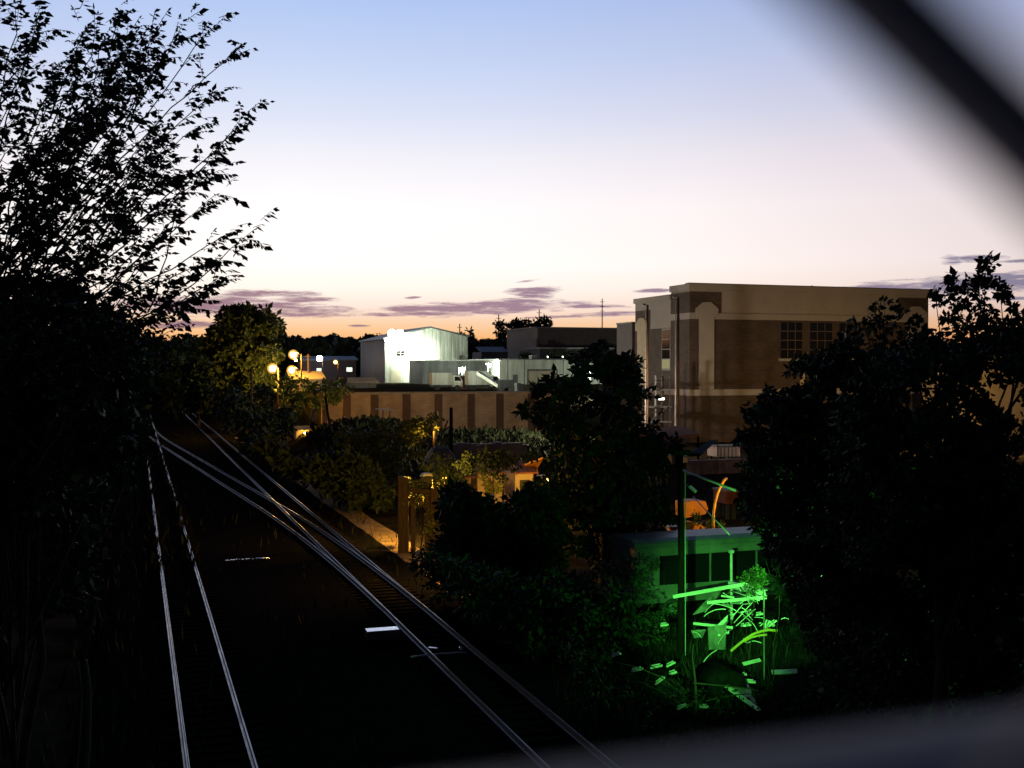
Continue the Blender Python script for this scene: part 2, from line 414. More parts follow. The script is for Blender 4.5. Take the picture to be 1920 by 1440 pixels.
for (u, v, l, d, lab) in ((812, 1218, .34, (1, -.9, 0), 'small pale flat offcut beside the inner rail of the right track'), (865, 1217, .2, (.2, 1, 0), 'small grey stub standing between the rails of the right track')):
    c = G(u, v, -.12); tag(MB().obox((c.x, c.y, -.1), d, (l, .14, .1)).build('metal_offcut', 'trackmetal', None, bevel=.015), lab, 'scrap')

# ------------------------------------------------------------------ retaining wall and upper yard
WX0, WX1, WY, WT = X_at(606, 145), X_at(1062, 145), 145.0, 5.42
t = thing('retaining_wall', ((WX0 + WX1) / 2, WY, 0), 'long tan block retaining wall with brown pilasters below the white buildings', 'wall')
MB().box(WX0, WX1, WY, WY + .35, -.5, WT).build('wall', 'wallblock', t)
MB().box(WX0 - .1, WX1 + .1, WY - .08, WY + .42, WT, WT + .16).build('coping', 'concrete', t)
for u in (606, 650, 702, 762, 822, 883, 937, 996, 1055):
    x = X_at(u, WY); MB().box(x - .5, x + .5, WY - .28, WY - .003, -.5, WT - .15).build('pilaster', 'pil', t)

# white warehouse with gable front
def gable(name, label, x0, x1, y0, y1, zb, ze, zr, xr, wall, roofm, sidem=None):
    t = thing(name, ((x0 + x1) / 2, (y0 + y1) / 2, zb), label, 'building')
    MB().prism([(x0, y0, zb - .5), (x1, y0, zb - .5), (x1, y0, ze[1]), (xr, y0, zr), (x0, y0, ze[0])], (0, .3, 0)).build('front_wall', wall, t)
    MB().box(x0, x0 + .3, y0 + .303, y1, zb - .5, ze[0] - .05).build('side_wall', sidem or wall, t); MB().box(x1 - .3, x1, y0 + .303, y1, zb - .5, ze[1] - .05).build('side_wall', sidem or wall, t)
    MB().prism([(x0 - .4, y0 - .35, ze[0] + .02), (xr, y0 - .35, zr + .03), (x1 + .4, y0 - .35, ze[1] + .02), (x1 + .4, y0 - .35, ze[1] + .3), (xr, y0 - .35, zr + .33), (x0 - .4, y0 - .35, ze[0] + .3)], (0, y1 - y0 + .6, 0)).build('roof', roofm, t)
    return t
Y1 = 246; XA = X_at(722, Y1); XB = X_at(877, Y1); XR = X_at(806, Y1)
def Zv(v, z): return H + (685 - v) * z / FPX
zz = P(806, 640, 1).y and (Y1 / .965)
wh = gable('warehouse', 'tall white gabled warehouse flooded with light on its front wall', XA, XB, Y1, Y_at(676, XA), 5.2, (Zv(637, 252), Zv(632, 258)), Zv(615, 255), XR, 'white', 'roof', 'greywall')
x = X_at(751, Y1)
for i in (0, 1):
    for j in (0, 1):
        f = MB().box(x - .85 + i * .95, x - .1 + i * .95, Y1 - .05, Y1 - .003, 12.0 + j * .62 - .62, 12.5 + j * .62 - .62).build('window', 'glass', wh)
x = X_at(742, Y1); MB().box(x - 1.2, x + 1.2, Y1 - .06, Y1 - .003, 5.2, 8.0).build('roller_door', 'tanblock', wh)

# long low white building in front of it
BY1 = 215; BX = X_at(936, BY1); BY2 = Y_at(905, BX)
t = thing('low_building', (BX + 14, BY1 + 8, 5.2), 'long low flat roofed white building with a grey roller door', 'building')
BZ = Zv(675, 226)
MB().box(BX, X_at(1200, BY1), BY1, BY1 + 22, 4.7, BZ).build('wall', 'white', t)
MB().box(BX - .15, X_at(1200, BY1) + .15, BY1 - .15, BY1 + 22, BZ, BZ + .25).build('roof', 'roof', t)
xa, xb = X_at(991, BY1), X_at(1043, BY1)
f = MB().box(xa, xb, BY1 - .06, BY1 - .003, 5.2, Zv(696, 226)).build('roller_door', 'tanblock', t)
MB().box(xa - .3, xa, BY1 - .14, BY1 - .003, 5.2, Zv(694, 226)).box(xb, xb + .3, BY1 - .14, BY1 - .003, 5.2, Zv(694, 226)).box(xa - .3, xb + .3, BY1 - .16, BY1 - .003, Zv(696, 226) + .003, Zv(693, 226) + .1).build('door_frame', 'greywall', f)
t = thing('link_building', (X_at(860, BY2), BY2 + 5, 5.2), 'grey low link building between the gabled warehouse and the long white building', 'building')
xl = X_at(792, BY2); MB().box(xl, BX - .003, BY2, BY2 + 12, 4.7, BZ - .15).build('wall', 'greywall', t)
MB().box(xl - .1, BX - .18, BY2 - .12, BY2 + 12, BZ - .15, BZ + .05).build('roof', 'white', t)
x = X_at(866, BY2); MB().box(x - .8, x + .8, BY2 - .06, BY2 - .003, 6.8, 8.8).build('window', 'glass', t)

t = [o for o in COL.objects if o.name == 'low_building'][0]
for u in (952, 983, 1056): x = X_at(u, BY1); MB().tube([(x, BY1 - .12, 5.2), (x, BY1 - .12, BZ)], .09, 6).build('downpipe', 'greywall', t)
x = X_at(966, BY1); f = MB().box(x - .55, x + .55, BY1 - .07, BY1 - .003, 5.2, 7.3).build('door', 'greywall', t); MB().box(x - .5, x - .4, BY1 - .1, BY1 - .073, 6.1, 6.3).build('handle', 'dark', f)
MB().box(X_at(1010, BY1), X_at(1022, BY1), BY1 + 4, BY1 + 6, BZ + .253, BZ + 1.1).build('roof_unit', 'greywall', t)
x = X_at(862, Y1); MB().tube([(x, Y1 - .12, 5.2), (x, Y1 - .12, 11.6)], .1, 6).build('downpipe', 'greywall', wh)
# brown and tan flat-roofed building behind
CYY = 260; CX = X_at(1008, CYY); CZ = Zv(615, 277)
t = thing('flat_building', (CX + 12, CYY + 11, 5.2), 'flat roofed building with pale tan end wall and dark brown long wall', 'building')
MB().box(CX, X_at(1173, CYY), CYY, CYY + .4, 4.7, CZ - .003).build('long_wall', 'darkwall', t)
MB().box(CX - .4, CX - .003, CYY, Y_at(953, CX), 4.7, CZ - .003).build('end_wall', 'tanblock', t)
MB().box(CX - .6, X_at(1173, CYY) + .2, CYY - .2, Y_at(953, CX) + .2, CZ, CZ + .3).build('roof', 'roof', t)
t = thing('low_annex', (X_at(1060, 252), 254, 5.2), 'grey annex with pale roof edge below the brown building', 'building')
MB().box(X_at(1012, 250), X_at(1150, 250), 250, 259.5, 4.7, Zv(654, 266)).build('wall', 'greywall', t)
MB().box(X_at(1010, 250), X_at(1151, 250), 249.7, 259.6, Zv(654, 266), Zv(651, 266)).build('roof', 'white', t)
t = thing('low_shed', (X_at(928, 268), 272, 5.2), 'dark grey shed with a pale gable end between two buildings', 'shed')
MB().box(X_at(903, 268), X_at(952, 268), 268, 276, 4.7, Zv(660, 278)).build('wall', 'roof', t)
MB().prism([(X_at(903, 268) - .3, 267.6, Zv(661, 278)), (X_at(952, 268), 267.6, Zv(661, 278)), (X_at(952, 268), 272, Zv(651, 280)), (X_at(903, 268) - .3, 272, Zv(651, 280))], (0, 0, .2)).build('roof', 'roof', t)

# grey building with two lit windows far off on the left of the warehouse, and an orange lit house
def lit_house(u0, u1, vt, vb, Y, label, wins, wall='greywall'):
    x0, x1 = X_at(u0, Y), X_at(u1, Y); z = P(u0, 685, 1); d = Y * (x0 / Y * SY + CY)
    t = thing('low_house', ((x0 + x1) / 2, Y + 4, 0), label, 'building')
    MB().box(x0, x1, Y, Y + 9, ground_h(x0, Y) - 1, Zv(vt, d)).build('wall', wall, t)
    MB().prism([(x0 - .5, Y - .5, Zv(vt, d)), (x1 + .5, Y - .5, Zv(vt, d)), (x1 + .5, Y + 4.5, Zv(vt - 7, d)), (x0 - .5, Y + 4.5, Zv(vt - 7, d))], (0, 0, .25)).build('roof', 'roof', t)
    for (u, v, w, h) in wins:
        x = X_at(u, Y); hw = w * d / FPX / 2; hh = h * d / FPX / 2
        f = MB().box(x - hw - .15, x + hw + .15, Y - .05, Y - .003, Zv(v, d) - hh - .15, Zv(v, d) + hh + .15).build('window', 'dark', t)
        MB().box(x - hw, x + hw, Y - .09, Y - .053, Zv(v, d) - hh, Zv(v, d) + hh).build('pane', emit('lit_window', (.85, 1, .78), 1.3), f)
    return t
lit_house(566, 668, 676, 720, 285, 'long low grey house with two lit windows far beyond the sodium lamps', [(598, 694, 9, 7), (655, 693, 11, 8)], 'darkwall')
Yh = 168; x0, x1 = X_at(546, Yh), X_at(607, Yh); d = 172
t = thing('small_house', ((x0 + x1) / 2, Yh + 3, 0), 'small house with sodium lit gable and pale roof under the lamps', 'building')
MB().box(x0, x0 + 1.2, Yh, Yh + 7, -.5, Zv(699, d)).build('end_wall', 'tanblock', t)
MB().box(x0 + 1.203, x1, Yh + 2, Yh + 7, -.5, Zv(712, d)).build('wall', 'stucco', t)
MB().prism([(x0 - .2, Yh - .3, Zv(712, d)), (x1 + .3, Yh - .3, Zv(711, d)), (x1 + .3, Yh + 4, Zv(698, d)), (x0 - .2, Yh + 4, Zv(697, d))], (0, 0, .18)).build('roof', 'stucco', t)
Yh = 190; x0, x1 = X_at(655, Yh), X_at(705, Yh); d = 195
t = thing('site_cabin', ((x0 + x1) / 2, Yh + 2, 4), 'small grey cabin with orange lit roof behind the left end of block wall', 'cabin')
MB().box(x0, x1, Yh, Yh + 3, 3, Zv(716, d)).build('wall', 'greywall', t)
MB().prism([(x0 - .4, Yh - .2, Zv(717, d)), (x1 + .6, Yh - .2, Zv(717, d)), (x1 + .2, Yh + 2, Zv(709, d)), (x0, Yh + 2, Zv(709, d))], (0, 0, .15)).build('roof', 'stucco', t)

# vehicles and plant in the upper yard
def truck(u, Y, label, L=5.2, hb=2.5):
    x = X_at(u, Y); z = 5.2
    t = thing('box_truck', (x, Y, z), label, 'truck'); z += .02
    MB().box(x - L / 2, x + L / 2 - 1.7, Y - 1, Y + 1, z + .9, z + .9 + hb).build('cargo_box', 'white', t, bevel=.06)
    c = MB().prism([(x + L / 2 - 1.65, Y - .95, z + .6), (x + L / 2, Y - .95, z + .6), (x + L / 2, Y - .95, z + 1.5), (x + L / 2 - .5, Y - .95, z + 2.3), (x + L / 2 - 1.65, Y - .95, z + 2.4)], (0, 1.9, 0)).build('cab', 'white', t, bevel=.05)
    MB().prism([(x + L / 2 - 1.3, Y - .98, z + 1.5), (x + L / 2 - .2, Y - .98, z + 1.5), (x + L / 2 - .55, Y - .98, z + 2.15), (x + L / 2 - 1.3, Y - .98, z + 2.2)], (0, .025, 0)).build('side_window', 'glass', c)
    MB().box(x - L / 2, x + L / 2, Y - .6, Y + .6, z + .55, z + .88).build('chassis', 'dark', t)
    for dx in (-L / 2 + .9, L / 2 - .9):
        for s in (-1, 1): MB().tube([(x + dx, Y + s * .95, z + .45), (x + dx, Y + s * .65, z + .45)], .45, 14).build('wheel', 'tyre', t)
truck(836, 168, 'white box truck parked behind the block wall left of the tipping loader', 5.0, 1.9)
truck(905, 166, 'white box truck parked under the bright floodlight behind the block wall', 5.4, 2.2)
x = X_at(915, 163); y = 163; zb = 5.2
t = thing('conveyor_loader', (x, y, zb), 'conveyor loader with a long pale boom sloping over the wall top', 'machine')
a = P(896, 699, 168); b = P(940, 727, 166)
MB().obox((a + b) / 2, b - a, ((b - a).length, .9, .5)).build('boom', 'steelpaint', t, bevel=.04)
MB().box(b.x - .6, b.x + 1.8, b.y - .8, b.y + .8, 5.75, 7.0).build('body', 'dark', t, bevel=.08)
for dx in (-.2, 1.3):
    for s in (-1, 1): MB().tube([(b.x + dx, b.y + s * .85, 5.6), (b.x + dx, b.y + s * .55, 5.6)], .42, 14).build('wheel', 'tyre', t)
for (u, v0, v1, w, dep, m, lab) in ((868, 704, 716, 40, 180, 'redbox', 'row of reddish crates piled behind the wall'), (976, 717, 726, 14, 160, 'dark', 'dark drum stack by the wall coping')):
    c = P(u, v1, dep); mb = MB(); n = 5
    for k in range(n): mb.box(c.x - w * dep / FPX / 2 + k * w * dep / FPX / n, c.x - w * dep / FPX / 2 + (k + .88) * w * dep / FPX / n, c.y, c.y + 1, 5.2, Zv(v0, dep) - rnd.uniform(0, .3))
    tag(mb.build('crate_stack', m), lab, 'crates')

# far masts
for (u, vt, dep, lab) in ((862, 607, 340, 'thin far mast rising from the trees behind the gabled warehouse'), (935, 590, 340, 'far pole standing at the left side of the dark tree by the flat roof'), (1011, 580, 350, 'far pole standing behind the small tree over the flat roof'), (1129, 560, 380, 'tallest thin mast standing alone beyond the brown building')):
    b = P(u, 690, dep); h = Zv(vt, dep); t = thing('utility_mast', (b.x, b.y, 4), lab, 'mast')
    MB().tube([(b.x, b.y, 2), (b.x, b.y, h)], [.28, .16], 8).build('pole', 'dark', t)
    mb = MB()
    for k in range(3 if vt < 585 else 1): mb.box(b.x - .8, b.x + .8, b.y - .06, b.y + .06, h - 1.2 - k * 1.6, h - 1.05 - k * 1.6)
    mb.build('crossarm', 'dark', t)

# ------------------------------------------------------------------ brick building on the right
RX, RY = 62.3, 116.0; RX2 = X_at(1740, RY); RY2 = Y_at(1191, RX); zt = Zv(532, 130)
def zb_(v): return Zv(v, 130)
t = thing('brick_building', ((RX + RX2) / 2, RY + 9, 0), 'large three storey brick and tan building with flat roof on the right', 'building')
MB().box(RX, RX2, RY, RY + .5, -.5, zb_(598)).box(RX, RX + .5, RY + .503, RY2, -.5, zb_(612)).box(RX2 - .5, RX2, RY + .503, RY2, -.5, zb_(598)).box(RX + .503, RX2 - .503, RY2 - .5, RY2, -.5, zb_(600)).build('brick_wall', 'brick', t)
yt = Y_at(1258, RX)
MB().box(RX, RX2, RY, RY + .5, zb_(598) + .003, zt - .75).box(RX, RX + .5, RY + .503, yt, zb_(612) + .003, zt - .75).box(RX, RX + .5, yt + .003, RY2, zb_(612) + .003, Zv(554, 134.5) - .5).box(RX2 - .5, RX2, RY + .503, RY2, zb_(598) + .003, zt - 1).build('upper_wall', 'tan', t)
MB().box(RX - .25, RX2 + .25, RY - .25, RY + .6, zt - .747, zt).box(RX - .25, RX + .6, RY + .603, yt, zt - .747, zt).build('cornice', 'tan', t)
MB().box(RX - .2, RX + .6, yt + .003, RY2 + .2, Zv(554, 134.5) - .497, Zv(552, 134.5)).build('parapet', 'tan', t)
MB().box(RX - .3, RX2 + .3, RY - .3, RY + .65, zt + .003, zt + .1).box(RX + .503, RX2 - .503, RY + .653, RY2 - .5, zt - 1.3, zt - 1.1).build('roof', 'roof', t)
# corner tower: brick panels, tan band, gabled pilaster
def gpil(xa, xb, z0, zsh, zpk, axis):
    wid = xb - xa; m = (xa + xb) / 2; e = .28 * wid
    pts = [(xa, z0), (xb, z0), (xb, zsh - .9), (xb + e, zsh - .9), (xb + e, zsh), (m + .28 * wid, zpk), (m - .28 * wid, zpk), (xa - e, zsh), (xa - e, zsh - .9), (xa, zsh - .9)]
    if axis == 'x': return MB().prism([(a, RY - .26, b) for a, b in pts], (0, .257, 0))
    return MB().prism([(RX - .26, a, b) for a, b in pts], (.257, 0, 0))
def strip_s(u0, u1, v0, v1, dpt, m, name): return MB().box(X_at(u0, RY), X_at(u1, RY), RY - dpt, RY - .003, zb_(v1), zb_(v0)).build(name, m, t)
strip_s(1293, 1352, 547, 586, .06, 'brick', 'brick_panel'); strip_s(1683, 1739, 549, 588, .06, 'brick', 'brick_panel')
strip_s(1293, 1739, 586.5, 598, .12, 'tan', 'string_course')
for (a, b) in ((1310, 1337), (1701, 1728)): gpil(X_at(a, RY), X_at(b, RY), zb_(730), zb_(578), zb_(566), 'x').build('gabled_pilaster', 'tan', t)
strip_s(1293, 1739, 730.5, 742, .2, 'tan', 'belt_course')
MB().box(RX - .2, RX - .003, RY - .2, RY2, zb_(742), zb_(730.5)).build('belt_course', 'tan', t)
y1 = Y_at(1258, RX)
MB().box(RX - .06, RX - .003, RY, y1, zb_(586), zb_(547)).build('brick_panel', 'brick', t)
MB().box(RX - .06, RX - .003, RY, y1, zb_(730), zb_(598.5)).build('brick_panel', 'brick', t)
MB().box(RX - .12, RX - .003, RY - .12, y1, zb_(598), zb_(586.5)).build('string_course', 'tan', t)
MB().box(RX - .06, RX - .003, Y_at(1219, RX), Y_at(1192, RX), zb_(612), zb_(573)).build('brick_panel', 'brick', t)
ya, yb = Y_at(1212, RX), Y_at(1198, RX); gpil(ya, yb, zb_(730), zb_(600), zb_(588), 'y').build('gabled_pilaster', 'stucco', t)
# west window: four panes, the lowest lit from inside
ya, yb = Y_at(1257, RX), Y_at(1243, RX)
f = MB().box(RX - .1, RX - .003, ya - .15, yb + .15, zb_(695), zb_(613)).build('window', 'tan', t)
zs = np.linspace(zb_(692), zb_(615), 5)
for k in range(4): MB().box(RX - .13, RX - .103, ya, yb, zs[k] + .06, zs[k + 1] - .06).build('pane', 'glass' if k else emit('lit_pane', (1, .9, .45), .28), f)
for (a, b) in ((1462, 1504), (1517, 1560), (1572, 1612)):
    f = MB().box(X_at(a, RY), X_at(b, RY), RY - .08, RY - .003, zb_(672), zb_(601)).build('window', 'darkwall', t)
    MB().box(X_at(a, RY) - .25, X_at(b, RY) + .25, RY - .22, RY - .003, zb_(672) - .3, zb_(672) - .003).build('sill', 'concrete', f)
    xs = np.linspace(X_at(a, RY), X_at(b, RY), 4); zs = np.linspace(zb_(672), zb_(601), 5)
    mb = MB()
    for i in range(3):
        for j in range(4): mb.box(xs[i] + .06, xs[i + 1] - .06, RY - .1, RY - .083, zs[j] + .06, zs[j + 1] - .06)
    mb.build('pane', 'glass', f)
for u in (1500, 1560, 1640): strip_s(u, u + 9, 700, 726, .05, 'stucco', 'panel')
for (u, v) in ((1376, 529), (1530, 528)):
    x = X_at(u, RY); MB().tube([(x, RY + 1, zt + .1), (x, RY + 1, zb_(v))], .12, 8).build('vent_pipe', 'dark', t)
t = thing('stair_block', (X_at(1187, 136), 137, 0), 'narrow dark annex just left of the tan and brick building', 'building')
MB().box(X_at(1185, 136), X_at(1196, 136), 136, 141, -.5, Zv(606, 150)).build('wall', 'darkwall', t)
MB().box(X_at(1185, 136) - .1, X_at(1196, 136) + .1, 135.9, 141.1, Zv(606, 150), Zv(605, 150) + .1).build('roof', 'roof', t)

# masts in front of the brick building
for (u, vt, vb, dep, r, lab) in ((1271, 556, 816, 112, .17, 'tall slim steel mast in front of the brick corner tower'), (1214, 572, 742, 118, .15, 'slim steel mast beside the lit west face of the brick building')):
    b = P(u, vb, dep); tp = Zv(vt, dep); t = thing('steel_mast', (b.x, b.y, -.2), lab, 'mast')
    MB().tube([(b.x, b.y, -.4), (b.x, b.y, tp)], [r, r * .75], 10).build('pole', 'polebrown', t, True)
    MB().tube([(b.x - r * 1.7, b.y, 1), (b.x - r * 1.7, b.y, tp - .3)], .05, 6).build('conduit', 'galv', t)
    MB().ball((b.x - .35, b.y, tp - .05), .28, 10, 6, .7).build('lamp_head', 'galv', t, True)
x0, x1 = X_at(1795, 104), X_at(2050, 104); zc = 130
t = thing('tan_building', ((x0 + x1) / 2, 106, 0), 'yellow lit tan wall glimpsed through the big tree at the right edge', 'building')
MB().box(x0, x1, 104, 110, -.5, 10.2).build('wall', 'stucco', t); MB().box(x0 - .2, x1 + .2, 103.8, 110.2, 10.203, 10.5).build('roof', 'roof', t)
# steel stair frame with a lit white fitting
a = P(1216, 812, 120); b = P(1256, 812, 120); zt2 = Zv(704, 120)
t = thing('steel_staircase', ((a.x + b.x) / 2, (a.y + b.y) / 2, -.3), 'open steel stair frame with a small white lamp beside the west wall', 'steel frame')
dx = (b - a) / 3; mb = MB()
for k in range(4):
    for q in (0, 2.0): p = a + dx * k + Vector((0, q, 0)); MB().tube([(p.x, p.y, -.4), (p.x, p.y, zt2 - (0 if k != 0 else 1))], .09, 6).build('post', 'roof' if k == 1 else 'dark', t)
for v in (730, 762, 790):
    z = Zv(v, 120); MB().box(a.x - .2, b.x + .2, min(a.y, b.y) - .1, max(a.y, b.y) + 2.1, z - .12, z).build('platform', 'roof', t)
    MB().tube([(a.x, a.y - .1, z + 1.0), (b.x, b.y - .1, z + 1.0)], .05, 6).build('handrail', 'dark', t)
MB().tube([(a.x + .2, a.y - .15, Zv(790, 120)), (b.x - .3, b.y - .15, Zv(762, 120))], .1, 6).build('stringer', 'dark', t)
p = P(1240, 748, 119.5); MB().box(p.x - .33, p.x + .33, p.y - .1, p.y + .05, p.z - .1, p.z + .12).build('lamp', emit('white_fitting', (1, 1, .85), 6), t)

# ------------------------------------------------------------------ street lamps
HALO_MAT = bpy.data.materials.new('lamp_halo'); HALO_MAT.use_nodes = True; gt_ = HALO_MAT.node_tree; gt_.nodes.remove(gt_.nodes['Principled BSDF'])
ge = gt_.nodes.new('ShaderNodeEmission'); ge.inputs[0].default_value = (1, .5, .08, 1); ge.inputs[1].default_value = 1.4; gtr = gt_.nodes.new('ShaderNodeBsdfTransparent'); gm = gt_.nodes.new('ShaderNodeMixShader'); gm.inputs[0].default_value = .45  # see-through orange glow that stands in for the halo round a lamp
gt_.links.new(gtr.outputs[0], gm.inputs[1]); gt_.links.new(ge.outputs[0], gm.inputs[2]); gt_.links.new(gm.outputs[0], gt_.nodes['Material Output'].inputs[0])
def street_lamp(u, v, dep, label, col=SOD, power=300, r=.24, arm=1.2, foot=None, group=None, double=False, halo_shell=0):
    c = P(u, v, dep); gz = ground_h(c.x, c.y) if foot is None else foot
    t = thing('street_lamp', (c.x + arm, c.y, gz), label, 'street lamp', group)
    MB().tube([(c.x + arm, c.y, gz - .3), (c.x + arm, c.y, c.z + .1)], [.13, .08], 8).build('pole', 'polebrown', t, True)
    if arm: MB().tube([(c.x + arm, c.y, c.z - .1), (c.x + arm * .5, c.y, c.z + .35), (c.x + .15, c.y, c.z + .38)], .05, 6).build('arm', 'galv', t, True)
    MB().prism([(c.x - .32, c.y - .22, c.z + .27), (c.x + .32, c.y - .22, c.z + .27), (c.x + .18, c.y - .22, c.z + .45), (c.x - .18, c.y - .22, c.z + .45)], (0, .44, 0)).build('lamp_head', 'galv', t)
    lamp_bulb(t, c, r, col, power / r / r, 'bulb')
    if halo_shell: MB().ball(c, halo_shell, 12, 8).build('halo_shell', HALO_MAT, t, True)  # added glow shell, larger than any real fitting
    if double: lamp_bulb(t, c + Vector((.35, 0, -.85)), r * .45, col, 60 / r / r, 'lower_bulb')
    return t
street_lamp(511, 691, 141, 'sodium street lamp nearest the round tree, left of the lit row', power=270, r=.36, arm=.75, halo_shell=.68)  # oversized bulb and shell stand in for glare
street_lamp(550, 665, 165, 'highest sodium street lamp with a second small bulb under it', power=200, r=.42, double=True, halo_shell=.76)
street_lamp(547, 694, 150, 'sodium street lamp above the lit roof of the small house', power=150, r=.36, halo_shell=.68)
street_lamp(629, 679, 265, 'small far orange lamp standing before the dark woods', power=24, r=.3, halo_shell=.6, arm=.6)
street_lamp(599, 672, 275, 'bluish white lamp over the long low house', col=(.8, .85, 1.0), power=30, r=.75, arm=.8)
for (u, vt, vb, dep, m, lab) in ((472, 690, 800, 120, 'polebrown', 'thin sodium lit pole before the round tree'), (578, 664, 712, 170, 'polebrown', 'wooden pole rising from the lit roof of the small house'),
                            (602, 738, 830, 135, 'polebrown', 'upright brown post at the left end of the block wall')):
    b = P(u, vb, dep); tp = Zv(vt, dep); g = ground_h(b.x, b.y)
    tag(MB().tube([(b.x, b.y, g - .3), (b.x, b.y, tp)], [.16, .12], 8).tube([(b.x - .5, b.y, tp - .35), (b.x + .5, b.y, tp - .35)], .06, 6).build('utility_pole', m, None, True), lab, 'pole')
a = P(626, 830, 133); b = P(610, 745, 134); tag(MB().tube([a - Vector((0, 0, 1)), b], [.17, .12], 8).build('leaning_pole', 'pole', None, True), 'dark pole leaning left against the end of the block wall', 'pole')
# sodium lit cabinets and post near the wall end
c = P(568, 836, 124); g = ground_h(c.x, c.y)
t = thing('equipment_hut', (c.x, c.y, g), 'small hut with bright yellow lit front by the dirt heap', 'hut')
MB().box(c.x - .75, c.x + .75, c.y, c.y + 1.6, g - .4, Zv(808, 124)).build('wall', 'stucco', t)
MB().prism([(c.x - .95, c.y - .25, Zv(808, 124)), (c.x + .95, c.y - .25, Zv(808, 124)), (c.x + .95, c.y + 1.8, Zv(802, 124)), (c.x - .95, c.y + 1.8, Zv(802, 124))], (0, 0, .12)).build('roof', 'stucco', t)
MB().box(c.x - .3, c.x + .35, c.y - .04, c.y - .003, g + .25, Zv(822, 124)).build('door', 'timber', t)
lamp_bulb(t, Vector((c.x + .1, c.y - .75, Zv(811, 124))), .08, SOD, 2.6 / .0064)
MB().tube([(c.x + .1, c.y, Zv(808, 124)), (c.x + .1, c.y - .75, Zv(808, 124))], .03, 6).build('lamp_arm', 'galv', t)
c = P(587, 836, 126); tag(MB().tube([(c.x, c.y, 0 - .4), (c.x - .1, c.y, Zv(800, 126)), (c.x + .12, c.y, Zv(768, 126))], [.36, .3, .2], 8).build('stump_post', 'timber', None, True), 'thick weathered post glowing yellow beside the small hut', 'post')
c = P(608, 832, 129); g = ground_h(c.x, c.y) - .3
t = thing('portal_cabinet', (c.x, c.y, g), 'dark cabinet with pale rounded frame by the leaning pole', 'cabinet')
MB().box(c.x - .62, c.x + .62, c.y, c.y + .9, g, Zv(802, 129)).build('body', 'dark', t, bevel=.1)
MB().tube([(c.x - .6, c.y - .05, g), (c.x - .6, c.y - .05, Zv(802, 129)), (c.x - .45, c.y - .05, Zv(800, 129)), (c.x + .5, c.y - .05, Zv(800, 129)), (c.x + .62, c.y - .05, Zv(803, 129))], .09, 6).build('frame', 'stucco', t)
# steel table on the heap
a = P(704, 767, 133); b = P(736, 769, 133); t = thing('steel_table', ((a.x + b.x) / 2, a.y, 3), 'pale topped steel trestle standing on the dirt heap before the wall', 'trestle')
MB().obox((a + b) / 2, b - a, ((b - a).length, 1.1, .12)).build('top', 'galv', t)
for k in (.12, .45, .85):
    p = a.lerp(b, k); MB().tube([p, (p.x - .1, p.y, ground_h(p.x, p.y) - .2)], .07, 6).build('leg', 'dark', t)

# ------------------------------------------------------------------ middle ground
b = P(846, 842, 88); tag(MB().tube([(b.x, b.y, -.4), (b.x, b.y, Zv(764, 88))], [.17, .14], 8).build('wooden_post', 'pole', None, True), 'short dark post standing before the middle of the block wall', 'post')
c = P(826, 852, 84); t = thing('tarp_heap', (c.x, c.y, -.2), 'blue grey tarpaulin over a heap beside the short dark post', 'tarpaulin')
V = []; n = 12
for j in range(n):
    for i in range(n):
        a, e = i / (n - 1) * 2 - 1, j / (n - 1) * 2 - 1
        V.append((c.x + a * 1.3, c.y + e * 1.0, 1.2 + (Zv(838, 84) - 1.2) * max(0, 1 - max(abs(a), abs(e)) ** 3) + rnd.uniform(-.08, .08)))
MB().add(V, [(j * n + i, j * n + i + 1, (j + 1) * n + i + 1, (j + 1) * n + i) for j in range(n - 1) for i in range(n - 1)]).build('sheet', 'bluegrey', t, True)
MB().box(c.x - 1.1, c.x + 1.1, c.y - .8, c.y + .8, -.5, 1.25).build('pallet_stack', 'pole', t)
a = P(850, 836, 95); b = P(985, 833, 98); mb = MB()
for k in range(14):
    q = a.lerp(b, (k + .5) / 14); mb.obox((q.x, q.y, q.z - .5 + rnd.uniform(-.08, .08)), (1, rnd.uniform(-.1, .1), rnd.uniform(-.06, .06)), (.62, .7, 1.1 + rnd.uniform(0, .3)))
tag(mb.build('rubble_wall', 'mauve'), 'low broken rubble wall crossing the yard below the retaining wall', 'wall')
for (u0, v0, u1, v1, dep, lab) in ((828, 812, 842, 800, 92, 'short bright stick leaning left of the short dark post'), (864, 862, 875, 840, 82, 'bright orange lit stake right of the short dark post'), (822, 830, 840, 788, 95, 'long pale stick propped behind the short dark post')):
    a, b = P(u0, v0, dep), P(u1, v1, dep); tag(MB().tube([a, b], .07, 6).build('wooden_stake', 'timber'), lab, 'stake')

# timber bulkhead beside the path, lit by the yard lamp
dep = 55; t = thing('timber_bulkhead', G(780, 1035), 'tall weathered timber bulkhead with gaps beside the sandy path', 'timber wall')
for (u0, u1, vt, vb) in ((746, 765, 893, 1010), (770, 778, 930, 1022), (796, 806, 930, 1040), (807, 822, 915, 1042)):
    a = P(u0, vb, dep); b = P(u1, vb, dep); h = Zv(vt, dep)
    MB().prism([(a.x, a.y, -.5), (b.x, b.y, -.5), (b.x, b.y, h - .1), (a.x, a.y, h)], (.12, .3, 0)).build('plank', 'timber', t, bevel=.03)
a, b = P(744, 915, dep + .35), P(824, 925, dep + .35); MB().obox((a + b) / 2, b - a, ((b - a).length, .16, .25)).build('waler', 'timber', t)
